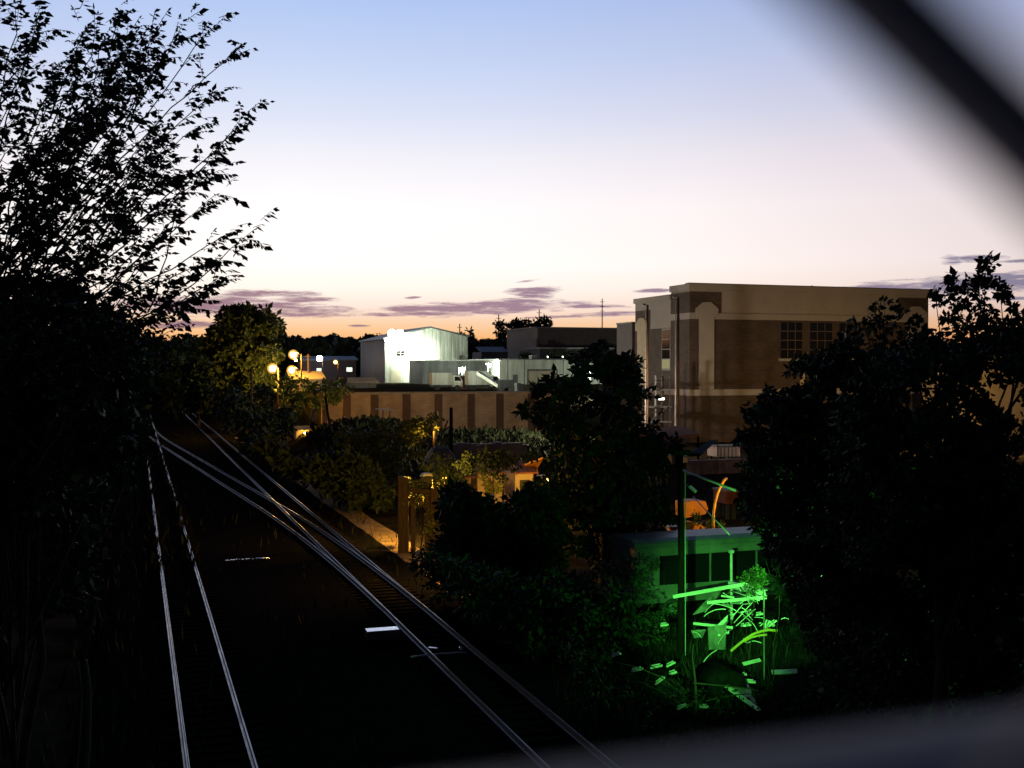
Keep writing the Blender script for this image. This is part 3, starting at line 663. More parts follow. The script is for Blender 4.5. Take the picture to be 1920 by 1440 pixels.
# scrap stalls behind the bushes with red brown roofs
def stall(u0, u1, vt, vb, dep, label):
    a, b = P(u0, vb, dep), P(u1, vb, dep); t = thing('scrap_stall', ((a.x + b.x) / 2, a.y + 1, -.2), label, 'shed')
    x0, x1 = min(a.x, b.x), max(a.x, b.x); y = (a.y + b.y) / 2; h = Zv(vt + 8, dep)
    MB().box(x0, x1, y, y + 2.2, -.4, h).build('wall', 'stucco', t)
    MB().prism([(x0 - .2, y - .4, h), (x1 + .2, y - .4, h), (x1 + .2, y + 2.4, h + .5), (x0 - .2, y + 2.4, h + .5)], (0, 0, .1)).build('roof', 'rustroof', t)
    MB().box((x0 + x1) / 2 - .3, (x0 + x1) / 2 + .3, y - .04, y - .003, -.3, h - .4).build('door', 'dark', t)
stall(864, 884, 888, 950, 70, 'narrow lit shed with red brown roof behind the bushes, left of three')
stall(893, 944, 880, 950, 70, 'widest lit shed with red brown roof behind the bushes')
stall(964, 1002, 880, 950, 68, 'lit shed with red brown roof below the striped awning')
a, b = P(984, 872, 69), P(1018, 860, 69); V = []
for k in range(5):
    p = a.lerp(b, k / 4); V.append(p)
mb = MB()
for k in range(4): mb.prism([V[k], V[k + 1], V[k + 1] + Vector((.1, 1.4, -.75 - .1 * (k % 2))), V[k] + Vector((.1, 1.4, -.75))], (0, 0, .06 + .04 * (k % 2)))
mb.tube([a + Vector((.1, 1.3, -.75)), (a.x + .1, a.y + 1.3, -.3)], .05, 6).tube([b + Vector((.1, 1.3, -.75)), (b.x + .1, b.y + 1.3, -.3)], .05, 6)
tag(mb.build('striped_awning', 'orange'), 'tilted orange striped awning standing over the shed', 'awning')

# things at the foot of the brick building
def crate(name, u0, u1, vt, vb, dep, m, label, cat, depth=2.0, legs=False):
    a, b = P(u0, vb, dep), P(u1, vb, dep); y = (a.y + b.y) / 2
    t = thing(name, ((a.x + b.x) / 2, y, b.z), label, cat)
    zt_ = Zv(vt, dep); z0 = Zv(vb, dep)
    MB().box(a.x, b.x, y, y + depth, z0, zt_).build('body', m, t, bevel=.05)
    MB().box(a.x - .06, b.x + .06, y - .06, y + depth + .06, zt_ + .003, zt_ + .1).build('lid', 'roof', t)
    mb = MB()
    for k in range(1, 6): x = a.x + (b.x - a.x) * k / 6; mb.box(x - .04, x + .04, y - .04, y - .003, z0 + .05, zt_ - .05)
    mb.build('rib', m, t)
    mb = MB()
    for x in (a.x + .15, b.x - .35):
        for q in (y + .1, y + depth - .3): mb.box(x, x + .2, q, q + .2, -.5, z0 - .003)
    mb.build('leg', 'dark', t)
    return t
crate('office_trailer', 1342, 1392, 838, 857, 100, 'pale', 'pale pinkish trailer box below the brick building', 'trailer')
crate('yellow_panel_box', 1236, 1262, 856, 876, 84, 'stucco', 'yellowish panel box left of the dark near pole top', 'container', 1.2)
crate('red_container', 1358, 1388, 922, 946, 66, 'redbox', 'brownish red container behind the curved yellow hose', 'container', 1.5)
crate('small_white_box', 1280, 1290, 858, 868, 83, 'white', 'small whitish box right of the dark near pole top', 'box', .5)
crate('orange_bin', 1255, 1272, 992, 1002, 52, 'orange', 'small orange bin behind the bus roof, left of the near pole', 'bin', .5)
a, b = P(1278, 872, 92), P(1420, 866, 95); tag(MB().obox(((a + b) / 2) - Vector((0, 0, .5)), b - a, ((b - a).length, .6, 1.7)).build('low_wall', 'mauve', None, bevel=.05), 'low grey mauve wall below the brick building', 'wall')
a, b = P(1228, 829, 96), P(1312, 818, 98)
t = thing('lean_to_roof', ((a.x + b.x) / 2, a.y, -.2), 'low lean-to with dark red brown roof in front of the steel mast', 'shed')
MB().prism([a, b, b + Vector((0, 3.5, .55)), a + Vector((0, 3.5, .55))], (0, 0, .25)).build('roof', 'rustroof', t)
for p in (a, a.lerp(b, .5), b): MB().tube([(p.x, p.y + .3, -.4), (p.x, p.y + .3, p.z + .03)], .1, 6).build('post', 'pole', t)
MB().box(min(a.x, b.x), max(a.x, b.x), a.y + 3, a.y + 3.2, -.4, a.z + .3).build('back_wall', 'darkwall', t)
a, b, c, d_ = P(1292, 850, 90), P(1318, 850, 90), P(1346, 824, 92), P(1330, 826, 92)
tag(MB().prism([a, b, c, d_], (0, .5, -.3)).tube([c, (c.x, c.y, -.3)], .06, 6).build('tarpaulin', 'tarp'), 'dark sloping tarpaulin between the near pole and the pale trailer', 'tarpaulin')

# orange loader with curved yellow hose
c = P(1306, 970, 60); t = thing('loader', (c.x, c.y, -.25), 'orange loader half hidden behind the near pole', 'machine')
w = 60 / FPX
MB().prism([(c.x - 24 * w, c.y, Zv(972, 60)), (c.x + 20 * w, c.y, Zv(966, 60)), (c.x + 26 * w, c.y, Zv(956, 60)), (c.x + 20 * w, c.y, Zv(941, 60)), (c.x - 8 * w, c.y, Zv(939, 60)), (c.x - 24 * w, c.y, Zv(942, 60))], (0, 1.2, 0)).build('body', 'orange', t, bevel=.06)
MB().prism([(c.x - 14 * w, c.y - .3, -.2), (c.x + 10 * w, c.y - .3, -.2), (c.x + 14 * w, c.y - .3, Zv(988, 60)), (c.x - 10 * w, c.y - .3, Zv(978, 60))], (0, .9, 0)).build('bucket', 'orange', t, bevel=.04)
for dx in (-.55, .6): MB().tube([(c.x + dx, c.y - .1, .15), (c.x + dx, c.y + .3, .15)], .48, 16).build('wheel', 'tyre', t)
pts = [P(1338, 960, 57), P(1341, 942, 57), P(1346, 924, 57.2), P(1352, 910, 57.4), P(1358, 900, 57.6), P(1362, 897, 58)]
tag(MB().tube([(pts[0].x, pts[0].y, -.3)] + pts, .07, 8).build('curved_hose', 'yellow', None, True), 'curved yellow hose rising right of the orange loader', 'hose')

# ------------------------------------------------------------------ near pole with stays
b = P(1276, 1240, 34.5); zp = Zv(833, 34.5)
t = thing('utility_pole', (b.x, b.y, -.3), 'dark upright wooden pole standing close in front of the green lit bus', 'pole')
MB().tube([(b.x, b.y, -.6), (b.x + .02, b.y, 3), (b.x - .04, b.y, zp)], [.115, .105, .095], 12).build('pole', 'pole', t, True)
MB().tube([(b.x + .13, b.y - .08, 0), (b.x + .1, b.y - .08, Zv(880, 34.5))], .014, 6).build('conduit', 'galv', t)
MB().box(b.x - .3, b.x + .3, b.y - .1, b.y + .1, zp - .35, zp - .2).build('crossarm', 'pole', t)
def bar(u0, v0, d0, u1, v1, d1, r, m, name, label, cat, n=8):
    return tag(MB().tube([P(u0, v0, d0), P(u1, v1, d1)], r, n).build(name, m, None, True), label, cat)
bar(1281, 882, 34.3, 1380, 920, 33.4, .035, 'steelpaint', 'pole_stay', 'bright green lit steel stay sloping right from the dark near pole', 'stay')
bar(1300, 932, 36, 1368, 1003, 34.5, .02, 'steelpaint', 'stay_wire', 'thin green stay wire sloping steeply over the orange loader', 'wire')
a, c = P(1293, 912, 34), P(1305, 922, 33.9); tag(MB().obox((a + c) / 2, c - a, (.26, .1, .08)).tube([a.lerp(c, .5), P(1282, 905, 34.4)], .012, 5).build('marker_plate', 'steelpaint', None, bevel=.01), 'small glinting plate hung beside the dark near pole', 'plate')

# ------------------------------------------------------------------ bus
BX0 = G(1192, 1165).x; BYs = P(1192, 1100, 40.2).y; BX0 = P(1192, 1100, 40.2).x; BL = 7.2
zr = Zv(1016, 40); zb0 = -.25
t = thing('shuttle_bus', (BX0 + BL / 2, BYs + 1.1, zb0), 'white shuttle bus parked in the scrapyard, its side lit green', 'bus')
sill, wt, wb = .35, Zv(1046, 40.3), Zv(1101, 40.3)
body = MB()
xw0 = X_at(1238, BYs); 
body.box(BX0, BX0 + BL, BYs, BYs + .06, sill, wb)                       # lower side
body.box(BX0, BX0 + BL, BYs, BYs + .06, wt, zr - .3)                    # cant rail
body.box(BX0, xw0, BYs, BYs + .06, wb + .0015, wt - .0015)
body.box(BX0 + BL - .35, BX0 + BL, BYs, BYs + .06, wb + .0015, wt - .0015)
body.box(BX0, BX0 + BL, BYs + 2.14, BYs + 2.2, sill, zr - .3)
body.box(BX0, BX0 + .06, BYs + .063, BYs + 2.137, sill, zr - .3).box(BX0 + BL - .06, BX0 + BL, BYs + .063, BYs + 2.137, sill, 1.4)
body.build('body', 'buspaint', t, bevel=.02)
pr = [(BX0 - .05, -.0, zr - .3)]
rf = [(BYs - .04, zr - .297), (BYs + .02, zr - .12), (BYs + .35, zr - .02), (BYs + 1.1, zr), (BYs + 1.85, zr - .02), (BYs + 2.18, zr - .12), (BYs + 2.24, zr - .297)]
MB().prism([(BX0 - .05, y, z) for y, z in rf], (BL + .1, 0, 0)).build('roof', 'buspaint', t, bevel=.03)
ends = [xw0, X_at(1285, BYs), X_at(1333, BYs), X_at(1372, BYs), X_at(1420, BYs), BX0 + BL - .38]
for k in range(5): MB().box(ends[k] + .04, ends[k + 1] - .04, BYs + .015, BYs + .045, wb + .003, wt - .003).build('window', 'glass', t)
for x in ends[1:-1]: MB().box(x - .037, x + .037, BYs + .002, BYs + .05, wb + .003, wt - .003).build('window_post', 'buspaint', t)
MB().prism([(BX0 + BL, BYs + .1, sill), (BX0 + BL + .9, BYs + .1, sill), (BX0 + BL + .85, BYs + .1, 1.1), (BX0 + BL, BYs + .1, 1.35)], (0, 2, 0)).build('bonnet', 'buspaint', t, bevel=.08)
MB().box(BX0 + BL - .04, BX0 + BL - .01, BYs + .2, BYs + 2.0, 1.42, zr - .35).build('windscreen', 'glass', t)
MB().box(BX0 - .15, BX0 - .003, BYs + .05, BYs + 2.15, .3, .55).build('bumper', 'dark', t, bevel=.03)
for dx in (1.5, BL - .3):
    for s in (0, 1.92):
        w_ = MB().tube([(BX0 + dx, BYs - .01 + s, .1), (BX0 + dx, BYs + .27 + s, .1)], .4, 20).build('wheel', 'tyre', t)
        MB().tube([(BX0 + dx, BYs - .03 + s, .1), (BX0 + dx, BYs - .012 + s, .1)], .2, 12).build('hub', 'scrap', w_)
for z in (.75,): MB().box(BX0 + .02, BX0 + BL - .02, BYs - .025, BYs - .003, z, z + .05).build('rub_rail', 'buspaint', t)

# ------------------------------------------------------------------ scrap in the green light
def beam(u0, v0, d0, u1, v1, d1, w, th, m, name, label, cat='scrap beam'):
    a, b = P(u0, v0, d0), P(u1, v1, d1); d = (b - a).normalized(); up = Vector((0, 0, 1)); s = d.cross(up).normalized(); n = s.cross(d)
    # channel section: web and two flanges
    mb = MB(); L = (b - a).length
    mb.obox((a + b) / 2, d, (L, th, w)); 
    for k in (-1, 1): mb.obox((a + b) / 2 + n * (k * (w / 2 + th / 4 + .001)) - s * w * .25, d, (L, w * .6, th / 2))
    return tag(mb.build(name, m), label, cat)
beam(1262, 1119, 34.0, 1404, 1094, 33.4, .075, .03, 'steelpaint', 'steel_beam', 'longest bright green lit beam slanting across the bus side')
beam(1326, 1130, 33.2, 1433, 1120, 32.8, .06, .03, 'steelpaint', 'steel_beam', 'bright green lit beam lying just below the longest beam')
beam(1300, 1169, 33.5, 1374, 1177, 33.0, .045, .03, 'steelpaint', 'steel_beam', 'green lit flat beam lying low between pole and rod bundle')
beam(1366, 1096, 34.6, 1434, 1112, 33.0, .16, .04, 'steelpaint', 'steel_beam', 'short bright green beam end beside the lit leaves')
def sheet(pts, m, name, label, thick=.03, cat='sheet metal'):
    q = [P(*p) for p in pts]; n = (q[1] - q[0]).cross(q[2] - q[0]).normalized() * thick
    return tag(MB().prism(q, n).build(name, m), label, cat)
sheet([(1300, 1153, 33.4), (1342, 1108, 34.0), (1352, 1112, 34.2), (1322, 1146, 33.7)], 'scrap', 'metal_sheet', 'dull pointed metal sheet leaning under the long beams')
sheet([(1345, 1172, 33.0), (1365, 1153, 33.3), (1363, 1166, 33.2), (1352, 1174, 33.0)], 'steelpaint', 'metal_sheet', 'small pointed green lit sheet standing on the low flat beam')
sheet([(1328, 1176, 32.6), (1362, 1170, 33.0), (1360, 1218, 32.7), (1330, 1218, 32.4)], 'scrap', 'scrap_square', 'dim square panel standing under the low flat beam')
sheet([(1296, 1182, 33), (1324, 1180, 33.1), (1318, 1194, 32.9), (1302, 1196, 32.9)], 'scrap', 'scrap_square', 'dim small panel right beside the foot of the dark near pole')
sheet([(1392, 1242, 30.6), (1424, 1234, 30.9), (1428, 1240, 30.9), (1396, 1248, 30.6)], 'steelpaint', 'metal_sheet', 'bright green flat sheet lying right of the dark drum')
sheet([(1348, 1279, 29.6), (1356, 1277, 29.7), (1429, 1331, 28.6), (1420, 1332, 28.5)], 'steelpaint', 'metal_strip', 'long pale strip sloping down right at the bottom of the pile')
sheet([(1362, 1281, 29.6), (1400, 1276, 30.2), (1420, 1322, 29.0)], 'scrap', 'metal_sheet', 'dim triangular sheet behind the long pale strip')
sheet([(1446, 1256, 30.8), (1494, 1254, 31.0), (1496, 1262, 30.8), (1448, 1263, 30.6)], 'steelpaint', 'metal_strip', 'dim ribbed strip lying level at the right end of the pile')
sheet([(1408, 1094, 33.2), (1430, 1110, 32.8), (1426, 1116, 32.8), (1408, 1106, 33.0)], 'steelpaint', 'scrap_square', 'small bright panel beneath the lit leaves')
for i, (u, v, L, sl, lab) in enumerate(((1195, 1256, 20, -.2, 'green lit bar lying farthest left at the pile foot'), (1231, 1250, 21, -.22, 'green lit bar lying in line left of the pole foot'), (1258, 1246, 14, -.5, 'stubby green lit bar closest to the pole foot'), (1262, 1262, 11, -.3, 'short green bar lying just below the stubby bar'),
                              (1238, 1277, 16, -.8, 'green lit offcut lying below the bars left of the pole'), (1280, 1326, 20, -.3, 'dim green offcut at the bottom left of the pile'), (1320, 1325, 14, .05, 'dim green offcut at the bottom centre of the pile'), (1405, 1278, 24, .08, 'green lit bar under the bright flat sheet'),
                              (1394, 1267, 9, -.6, 'tiny bright scrap by the drum edge'), (1345, 1192, 8, -.3, 'tiny bright scrap on the upper dim panel'), (1361, 1187, 8, -.2, 'tiny bright scrap above the square panel'), (1394, 1173, 5, 0, 'leftmost tiny glint in the row under the rods'), (1403, 1172, 7, -.1, 'second tiny glint in the row under the rods'),
                              (1424, 1152, 10, -.2, 'small lit tag below the second beam'), (1246, 1172, 12, -.1, 'small lit block just left of the near pole'), (1156, 1228, 15, -.3, 'pale lit scrap piece alone on the left in the weeds'), (1072, 1122, 12, .1, 'small bluish white piece lying far left in the dark bushes'), (1445, 1172, 22, -.75, 'thin lit bar right of the thin post'), (1447, 1170, 8, .9, 'small lit lug near the thin post'))):
    dep = 33.5 - (v - 1170) * .028
    if v < 1125: dep = 37
    a, b = P(u - L / 2, v - sl * L / 2, dep), P(u + L / 2, v + sl * L / 2, dep - .15); w = .09 if L < 13 else .075
    tag(MB().obox((a + b) / 2, b - a, ((b - a).length, .10, w * .75)).obox((a + b) / 2 + Vector((0, .06, w * .55)), b - a, ((b - a).length * .8, .05, .03)).build('scrap_bar', 'steelpaint', None, bevel=.008), lab, 'scrap')
for k in range(22):
    u, v = rnd.gauss(1395, 24), rnd.gauss(1140, 26); dep = 33.2 + rnd.uniform(-.5, .6); a = P(u, v, dep); d = Vector((rnd.uniform(-1, 1), rnd.uniform(-.5, .5), rnd.uniform(-.7, .7))); l = rnd.uniform(.1, .42)
    tag(MB().obox(a, d, (l, rnd.uniform(.02, .08), rnd.uniform(.012, .05))).obox(a + Vector((rnd.uniform(-.05, .05), .04, .05)), d + Vector((0, 0, .5)), (l * .6, .03, .02)).build('scrap_fragment', 'steelpaint' if k % 3 else 'scrap'), 'small fragment in the green lit tangle under the long beams', 'scrap', 'scrap fragments under the beams')
for k in range(12):
    u, v = rnd.gauss(1385, 34), rnd.gauss(1170, 34); dep = 32.5 + rnd.uniform(-.6, .6); p = P(u, v, dep); d = Vector((rnd.uniform(-1, 1), rnd.uniform(-.4, .4), rnd.uniform(-.2, .5))).normalized(); l = rnd.uniform(.35, 1.0); pts = [p.copy()]
    for q in range(7): d = (d + Vector((0, 0, -.16 + rnd.uniform(-.12, .12)))).normalized(); p = p + d * l / 7; pts.append(p.copy())
    tag(MB().tube(pts, rnd.uniform(.007, .016), 6).build('bent_wire', 'steelpaint', None, True), 'thin bent wire curling out of the green lit scrap', 'wire', 'bent wires in the scrap pile')
for (p0, p1, r, lab) in (((1376, 1168, 32.7), (1412, 1128, 33), .012, 'thin rod leaning right, leftmost of the bundle'), ((1380, 1174, 32.6), (1416, 1142, 33), .012, 'thin rod leaning right, lowest of the bundle'), ((1370, 1160, 32.7), (1394, 1132, 33), .014, 'shorter thin rod behind the leaning bundle'), ((1378, 1110, 33.2), (1424, 1126, 32.6), .02, 'thin lit rod under the end of the long beam')):
    bar(*p0, *p1, r, 'steelpaint', 'steel_rod', lab, 'rod', 6)
a = P(1432, 1106, 31.5); bq = P(1433, 1275, 31.5); tag(MB().tube([a, bq], .022, 6).obox(a, (1, 0, 0), (.2, .12, .03)).build('thin_post', 'scrap'), 'thin upright post right of the scrap pile', 'post')
pp = P(1371, 1034, 38.6); pq = P(1372, 1098, 38.6); tag(MB().tube([pp, (pq.x, pq.y, -.3)], .045, 8).obox(pp, (1, 0, 0), (.16, .12, .1)).build('marker_post', 'steelpaint'), 'bright green post standing close before the bus windows', 'post')
pts = [P(1370, 1221, 31), P(1384, 1209, 31), P(1398, 1198, 30.9), P(1412, 1189, 30.9), P(1426, 1184, 30.8), P(1442, 1181, 30.7), P(1458, 1183, 30.6)]
mb = MB().tube(pts, .038, 8); mb.tube([p + Vector((0, .1, -.1 - .02 * i)) for i, p in enumerate(pts[2:6])], .03, 6)
tag(mb.build('bent_pipe', 'yellow', None, True), 'bent yellow green pipe arching out of the pile', 'pipe')
c = P(1356, 1258, 30); t = thing('drum', (c.x, c.y, -.2), 'large dark round tank end at the foot of the scrap pile', 'drum')
MB().tube([(c.x, c.y - .45, .35), (c.x, c.y - .40, .35), (c.x, c.y + .8, .35)], [.46, .52, .52], 22).build('shell', 'tank', t, True)
MB().tube([(c.x, c.y - .47, .35), (c.x, c.y - .44, .35)], .12, 12).build('cap', 'tank', t)

# ------------------------------------------------------------------ the lamps that light the yard (behind the bushes)
def yard_lamp(u, v, dep, label, col, power, r=.22, arm=.6):
    t = street_lamp(u, v, dep, label, col, power, r, arm); c = P(u, v, dep); f = Vector((c.x, c.y, c.z - H)).normalized()
    MB().obox(c - f * .45 , (f.y, -f.x, 0), (.56, .05, .56)).build('bulb_screen', 'dark', t)  # plate added only to hide the bulb from the camera
    t['category'] = 'yard lamp'; t.name = 'yard_lamp'; return t
yard_lamp(852, 962, 47, 'sodium yard lamp hidden in the bushes before the bulkhead', SOD, 26, .12)
yard_lamp(800, 903, 57.2, 'sodium yard lamp among the creeper on the timber bulkhead', SOD, 65, .10, .3)
yard_lamp(646, 788, 134, 'added sodium lamp low at the left end of the block wall', SOD, 20, .12, .3)  # unseen lamp added to brighten the left end of the wall
yard_lamp(808, 803, 102, 'small added sodium lamp inside the yellow lit bush', SOD, 9, .10, .3)  # no lamp stands here; added to brighten the bush
yard_lamp(1015, 905, 63, 'sodium yard lamp hidden behind the middle tree by the small sheds', SOD, 24, .12)
yard_lamp(1455, 925, 55, 'sodium yard lamp hidden by the big tree near the orange loader', SOD, 26, .12)
yard_lamp(1800, 786, 113, 'yard lamp behind the big tree at the right edge', (1, .62, .2), 190, .2)
yard_lamp(1125, 742, 112, 'warm yard lamp hidden behind the middle tree, lighting the west wall', WARM, 220, .2)
yard_lamp(1500, 800, 99, 'warm yard lamp behind the big tree before the brick wall', WARM, 13, .15)

def flood(p, label, power, r=.3, col=WHT, mast=None, spill_hood=False, glare_bank=False):
    t = thing('floodlight', p, label, 'floodlight')
    MB().box(p.x - .5, p.x + .5, p.y + .35, p.y + .6, p.z - .1 if p.z < 6 else p.z + .3, p.z + (.05 if p.z < 6 else .55)).build('housing', 'galv', t)
    if spill_hood: MB().box(p.x - .6, p.x + .6, p.y - .5, p.y - .4, p.z - .5, p.z + .5).box(p.x - .6, p.x + .6, p.y - .397, p.y + .3, p.z + .4, p.z + .5).build('spill_hood', 'galv', t)
    if mast: MB().tube([(p.x, p.y + .5, mast), (p.x, p.y + .5, p.z + .3)], .12, 8).build('mast', 'galv', t)
    if glare_bank:  # four oversized lenses spread out to imitate the glare
        for k in range(4): lamp_bulb(t, p + Vector(((k % 2 - .5) * 1.9, 0, (k // 2 - .5) * 1.9)), r, col, power / r / r / 4, 'lens')
    else: lamp_bulb(t, p, r, col, power / r / r, 'lens')
p = P(742, 633, 250); p.y = Y1 - 1.2; flood(p, 'dazzling floodlight high on the left corner of the warehouse front', 330, .9, glare_bank=True)
p = P(786, 673, 250); p.y = Y1 - 2.2; flood(p, 'dazzling floodlight low on the warehouse front by the grey link building', 210, .8, glare_bank=True)
p = P(903, 686, 226); p.x = BX - 2.0; flood(p, 'floodlight shining on the end wall of the low white building', 120, .3, mast=5.2)
p = P(1108, 700, 200); p.z = 8.5; flood(p, 'added yard floodlight hidden by the middle tree, lighting the long white building', 800, .2, mast=5.0)  # unseen flood added to brighten the white building front
p = P(872, 700, 160); p.y = 150; p.z = 5.3; flood(p, 'added ground floodlight behind the block wall lighting the trucks', 330, .14)  # hidden flood added to light up the trucks
for (u, v) in ((1027, 669), (1055, 669)):
    p = P(u, v, 224); t = thing('roof_lamp', p, 'small white lamp on the roof edge of the long low building, %s of two' % ('left' if u < 1040 else 'right'), 'lamp', 'roof edge lamps')
    MB().tube([(p.x, p.y, BZ + .2), (p.x, p.y, p.z)], .05, 6).build('stem', 'galv', t); lamp_bulb(t, p, .12, WHT, 12)

# green work lamp standing between the big bush and the scrap pile
gp = P(1536, 1096, 30.9); t = thing('work_lamp', (gp.x, gp.y, -.3), 'green work lamp on a stand between the right hand bush and the scrap pile', 'lamp')
fw = Vector((SY, CY, 0)); MB().obox(gp - fw * .28, (CY, -SY, 0), (.5, .04, .5)).build('bulb_screen', 'dark', t)  # screen added to keep the green bulb out of sight
MB().tube([(gp.x, gp.y, -.4), gp - fw * .25 - Vector((0, 0, .2))], .03, 6).build('stand', 'dark', t)
lamp_bulb(t, gp, .10, (.13, 1.0, .12), 15 / .01)
MB().obox(gp - Vector((0, 0, .26)) - Vector((CY, -SY, 0)) * .08, (CY, -SY, 0), (.5, .5, .03)).build('spill_plate', 'dark', t)  # added plate blocking green light from the ground below
MB().obox(gp - Vector((0, 0, .26)) - Vector((CY, -SY, 0)) * .08, (CY, -SY, 0), (.5, .5, .03)).build('spill_plate', 'dark', t)
MB().obox(gp + fw * .3 + Vector((CY, -SY, 0)) * .16 + Vector((0, 0, .2)), (CY, -SY, 0), (.52, .03, .44)).build('spill_hood', 'dark', t)  # added plate keeping green light off the middle tree

sp = Vector((-1.7, .9, 8.2)); t = thing('added_spot', sp, 'green signal added out of view by the footbridge railing', 'spotlight')  # unseen spotlight added to throw green light on the scrap
MB().box(sp.x - .15, sp.x + .15, sp.y - .5, sp.y - .06, sp.z - .15, sp.z + .15).build('housing', 'dark', t, bevel=.02)  # stand-in body for the added spotlight
L = bpy.data.lights.new('added_spot_light', 'SPOT'); L.energy = 82000; L.color = (.13, 1.0, .12); L.spot_size = math.radians(10.0); L.spot_blend = .9; L.shadow_soft_size = .06
lo = bpy.data.objects.new('added_spot_light', L); lo.location = sp; COL.objects.link(lo)
lo.rotation_euler = (P(1338, 1150, 33) - sp).to_track_quat('-Z', 'Y').to_euler(); adopt(lo, t)

# ------------------------------------------------------------------ fence on the bridge, just in front of the lens
t = thing('chain_link_fence', (0, .028, H - 1.2), 'chain link fence on the footbridge, seen from right behind it', 'fence')
fx, fz, hw, hh, fy = .00944, .01985, .0387, .048, .028
mb = MB()
for k in range(-32, 33):
    pts = []
    for j in range(-24, 24):
        xx = fx + hw * (k + ((j + k) % 2)); pts.append((xx, fy + (.0017 if (j + k) % 2 else -.0017) + .002, H + fz + hh / 2 * j))
    mb.tube(pts, .0024, 8)
mb.build('wire_mesh', 'wire', t, True)
MB().tube([(-1.2, .055, H - .0445), (1.2, .055, H - .0445)], .021, 16).build('rail', 'rail_tube', t, True)
for x in (-1.2, 1.2): MB().tube([(x, .075, H - 1.2), (x, .075, H + .6)], .03, 12).build('post', 'galv', t, True)
tag(MB().box(-14, 16, -2.2, .2, H - 1.6, H - 1.25).build('bridge_deck', 'concrete'), kind='structure')

# ------------------------------------------------------------------ vegetation
# foreground tree at the left: stems fan out from a crown base, each with drooping leafy twigs
base = P(-150, 1500, 12.6); base.z = ground_h(base.x, base.y)
big = thing('foreground_tree', base, 'big leafy tree at the left edge with long sprays reaching over the sky', 'tree')
hub = [P(-90, 900, 12.6), P(-40, 760, 12.2), P(40, 660, 12.0), P(-70, 620, 12.8)]
wood = MB(); limb(wood, base, hub[0], .2, .14, 6, .02, 10); limb(wood, hub[0], hub[1], .14, .1, 4, .05, 8); limb(wood, hub[1], hub[2], .09, .07, 4, .05, 8); limb(wood, hub[1], hub[3], .09, .07, 4, .05, 8)
LV = []
def twig(p, d, L, step=.044, size=.076):
    d = d.normalized(); n = max(2, int(L / step)); c = []; dd = []; pts = [p]
    q = p.copy()
    for i in range(n):
        d = (d + Vector((rnd.uniform(-.1, .1), rnd.uniform(-.1, .1), -.035 + rnd.uniform(-.07, .07)))).normalized(); q = q + d * step; pts.append(q.copy())
        sd = d.cross(Vector((0, 0, 1))); sd = sd.normalized() if sd.length > .05 else Vector((1, 0, 0))
        for s in (-1, 1):
            if rnd.random() < .86: c.append(tuple(q)); dd.append(tuple(sd * s * .75 + d * .55 + Vector((rnd.uniform(-.25, .25), rnd.uniform(-.25, .25), -.55 + rnd.uniform(-.3, .3)))))
    c.append(tuple(q)); dd.append(tuple(d + Vector((0, 0, -.3))))
    wood.tube(pts[::2] if len(pts) > 4 else pts, .0035, 3, False)
    LV.append(leaf_verts(np.array(c), size, np.array(dd), .52))
def stem(a, b, r0, dens=1.0, start=.25):
    a, b = Vector(a), Vector(b); L = (b - a).length; n = max(5, int(L / .25)); side = Vector((rnd.uniform(-.4, .4), rnd.uniform(-.4, .4), rnd.uniform(-.5, .1))) * L * .2
    pts = []
    for i in range(n + 1):
        s = i / n; pts.append(a.lerp(b, s) + side * math.sin(math.pi * s) + Vector((rnd.uniform(-1, 1), rnd.uniform(-1, 1), rnd.uniform(-1, 1))) * .02)
    wood.tube(pts[:-2], [r0 + (.004 - r0) * (i / n) ** .8 for i in range(n - 1)], 5)
    d = (b - a).normalized(); s = start
    while s < .97:
        i = min(n - 1, int(s * n)); p = pts[i].lerp(pts[i + 1], s * n - i)
        td = d * rnd.uniform(.5, 1.0) + Vector((rnd.uniform(-.8, .8), rnd.uniform(-.8, .8), rnd.uniform(-.45, .35)))
        twig(p, td, rnd.uniform(.14, .42) * (1.05 - .45 * s))
        s += .15 / L / dens * rnd.uniform(.6, 1.6)
    for q in range(3): twig(pts[-3], d + Vector((rnd.uniform(-.35, .35), rnd.uniform(-.35, .35), rnd.uniform(-.35, .2))), rnd.uniform(.28, .5))
tips = [(425, 8), (372, 5), (482, 66), (437, 150), (490, 186), (440, 226), (400, 205), (438, 300), (440, 338), (505, 394), (462, 412), (455, 462), (440, 492), (410, 532), (345, 590), (395, 545), (300, 612), (310, 32), (292, 8), (230, 18), (150, -10), (320, 120), (60, -40), (300, 575), (260, 640)]
for (u, v) in tips:
    z = 12.2 + rnd.uniform(-1.0, 1.0); src = P(rnd.uniform(-20, 120), min(720, max(430, 560 + (v - 250) * .35 + rnd.uniform(-40, 60))), 12.2 + rnd.uniform(-.5, .5)) if v > 60 else P(rnd.uniform(-40, 60), rnd.uniform(420, 560), 12.2)
    stem(src, P(u, v, z), .014, 1.25, .15)
crown_poly = [(-60, -60), (300, -60), (318, 60), (330, 130), (392, 200), (400, 300), (340, 350), (395, 420), (400, 480), (330, 520), (300, 560), (250, 620), (120, 640), (-60, 640)]
for k in range(100):
    while True:
        u, v = rnd.uniform(-60, 400), rnd.uniform(-60, 620)
        if in_poly(u, v, crown_poly): break
    tip = P(u, v, 12.3 + rnd.uniform(-1.5, 1.5)); src = P(u - rnd.uniform(60, 210), v + rnd.uniform(110, 300), 12.3 + rnd.uniform(-.8, .8))
    stem(src, tip, .011, 1.15 if v < 330 else .9, .12 if v < 330 else .3)
for k in range(14): limb(wood, hub[rnd.randrange(1, 4)], P(rnd.uniform(-60, 300), rnd.uniform(250, 520), 12.2 + rnd.uniform(-.7, .7)), .018, .006, 6, .08, 6)
wood.build('trunk', 'bark', big, True)
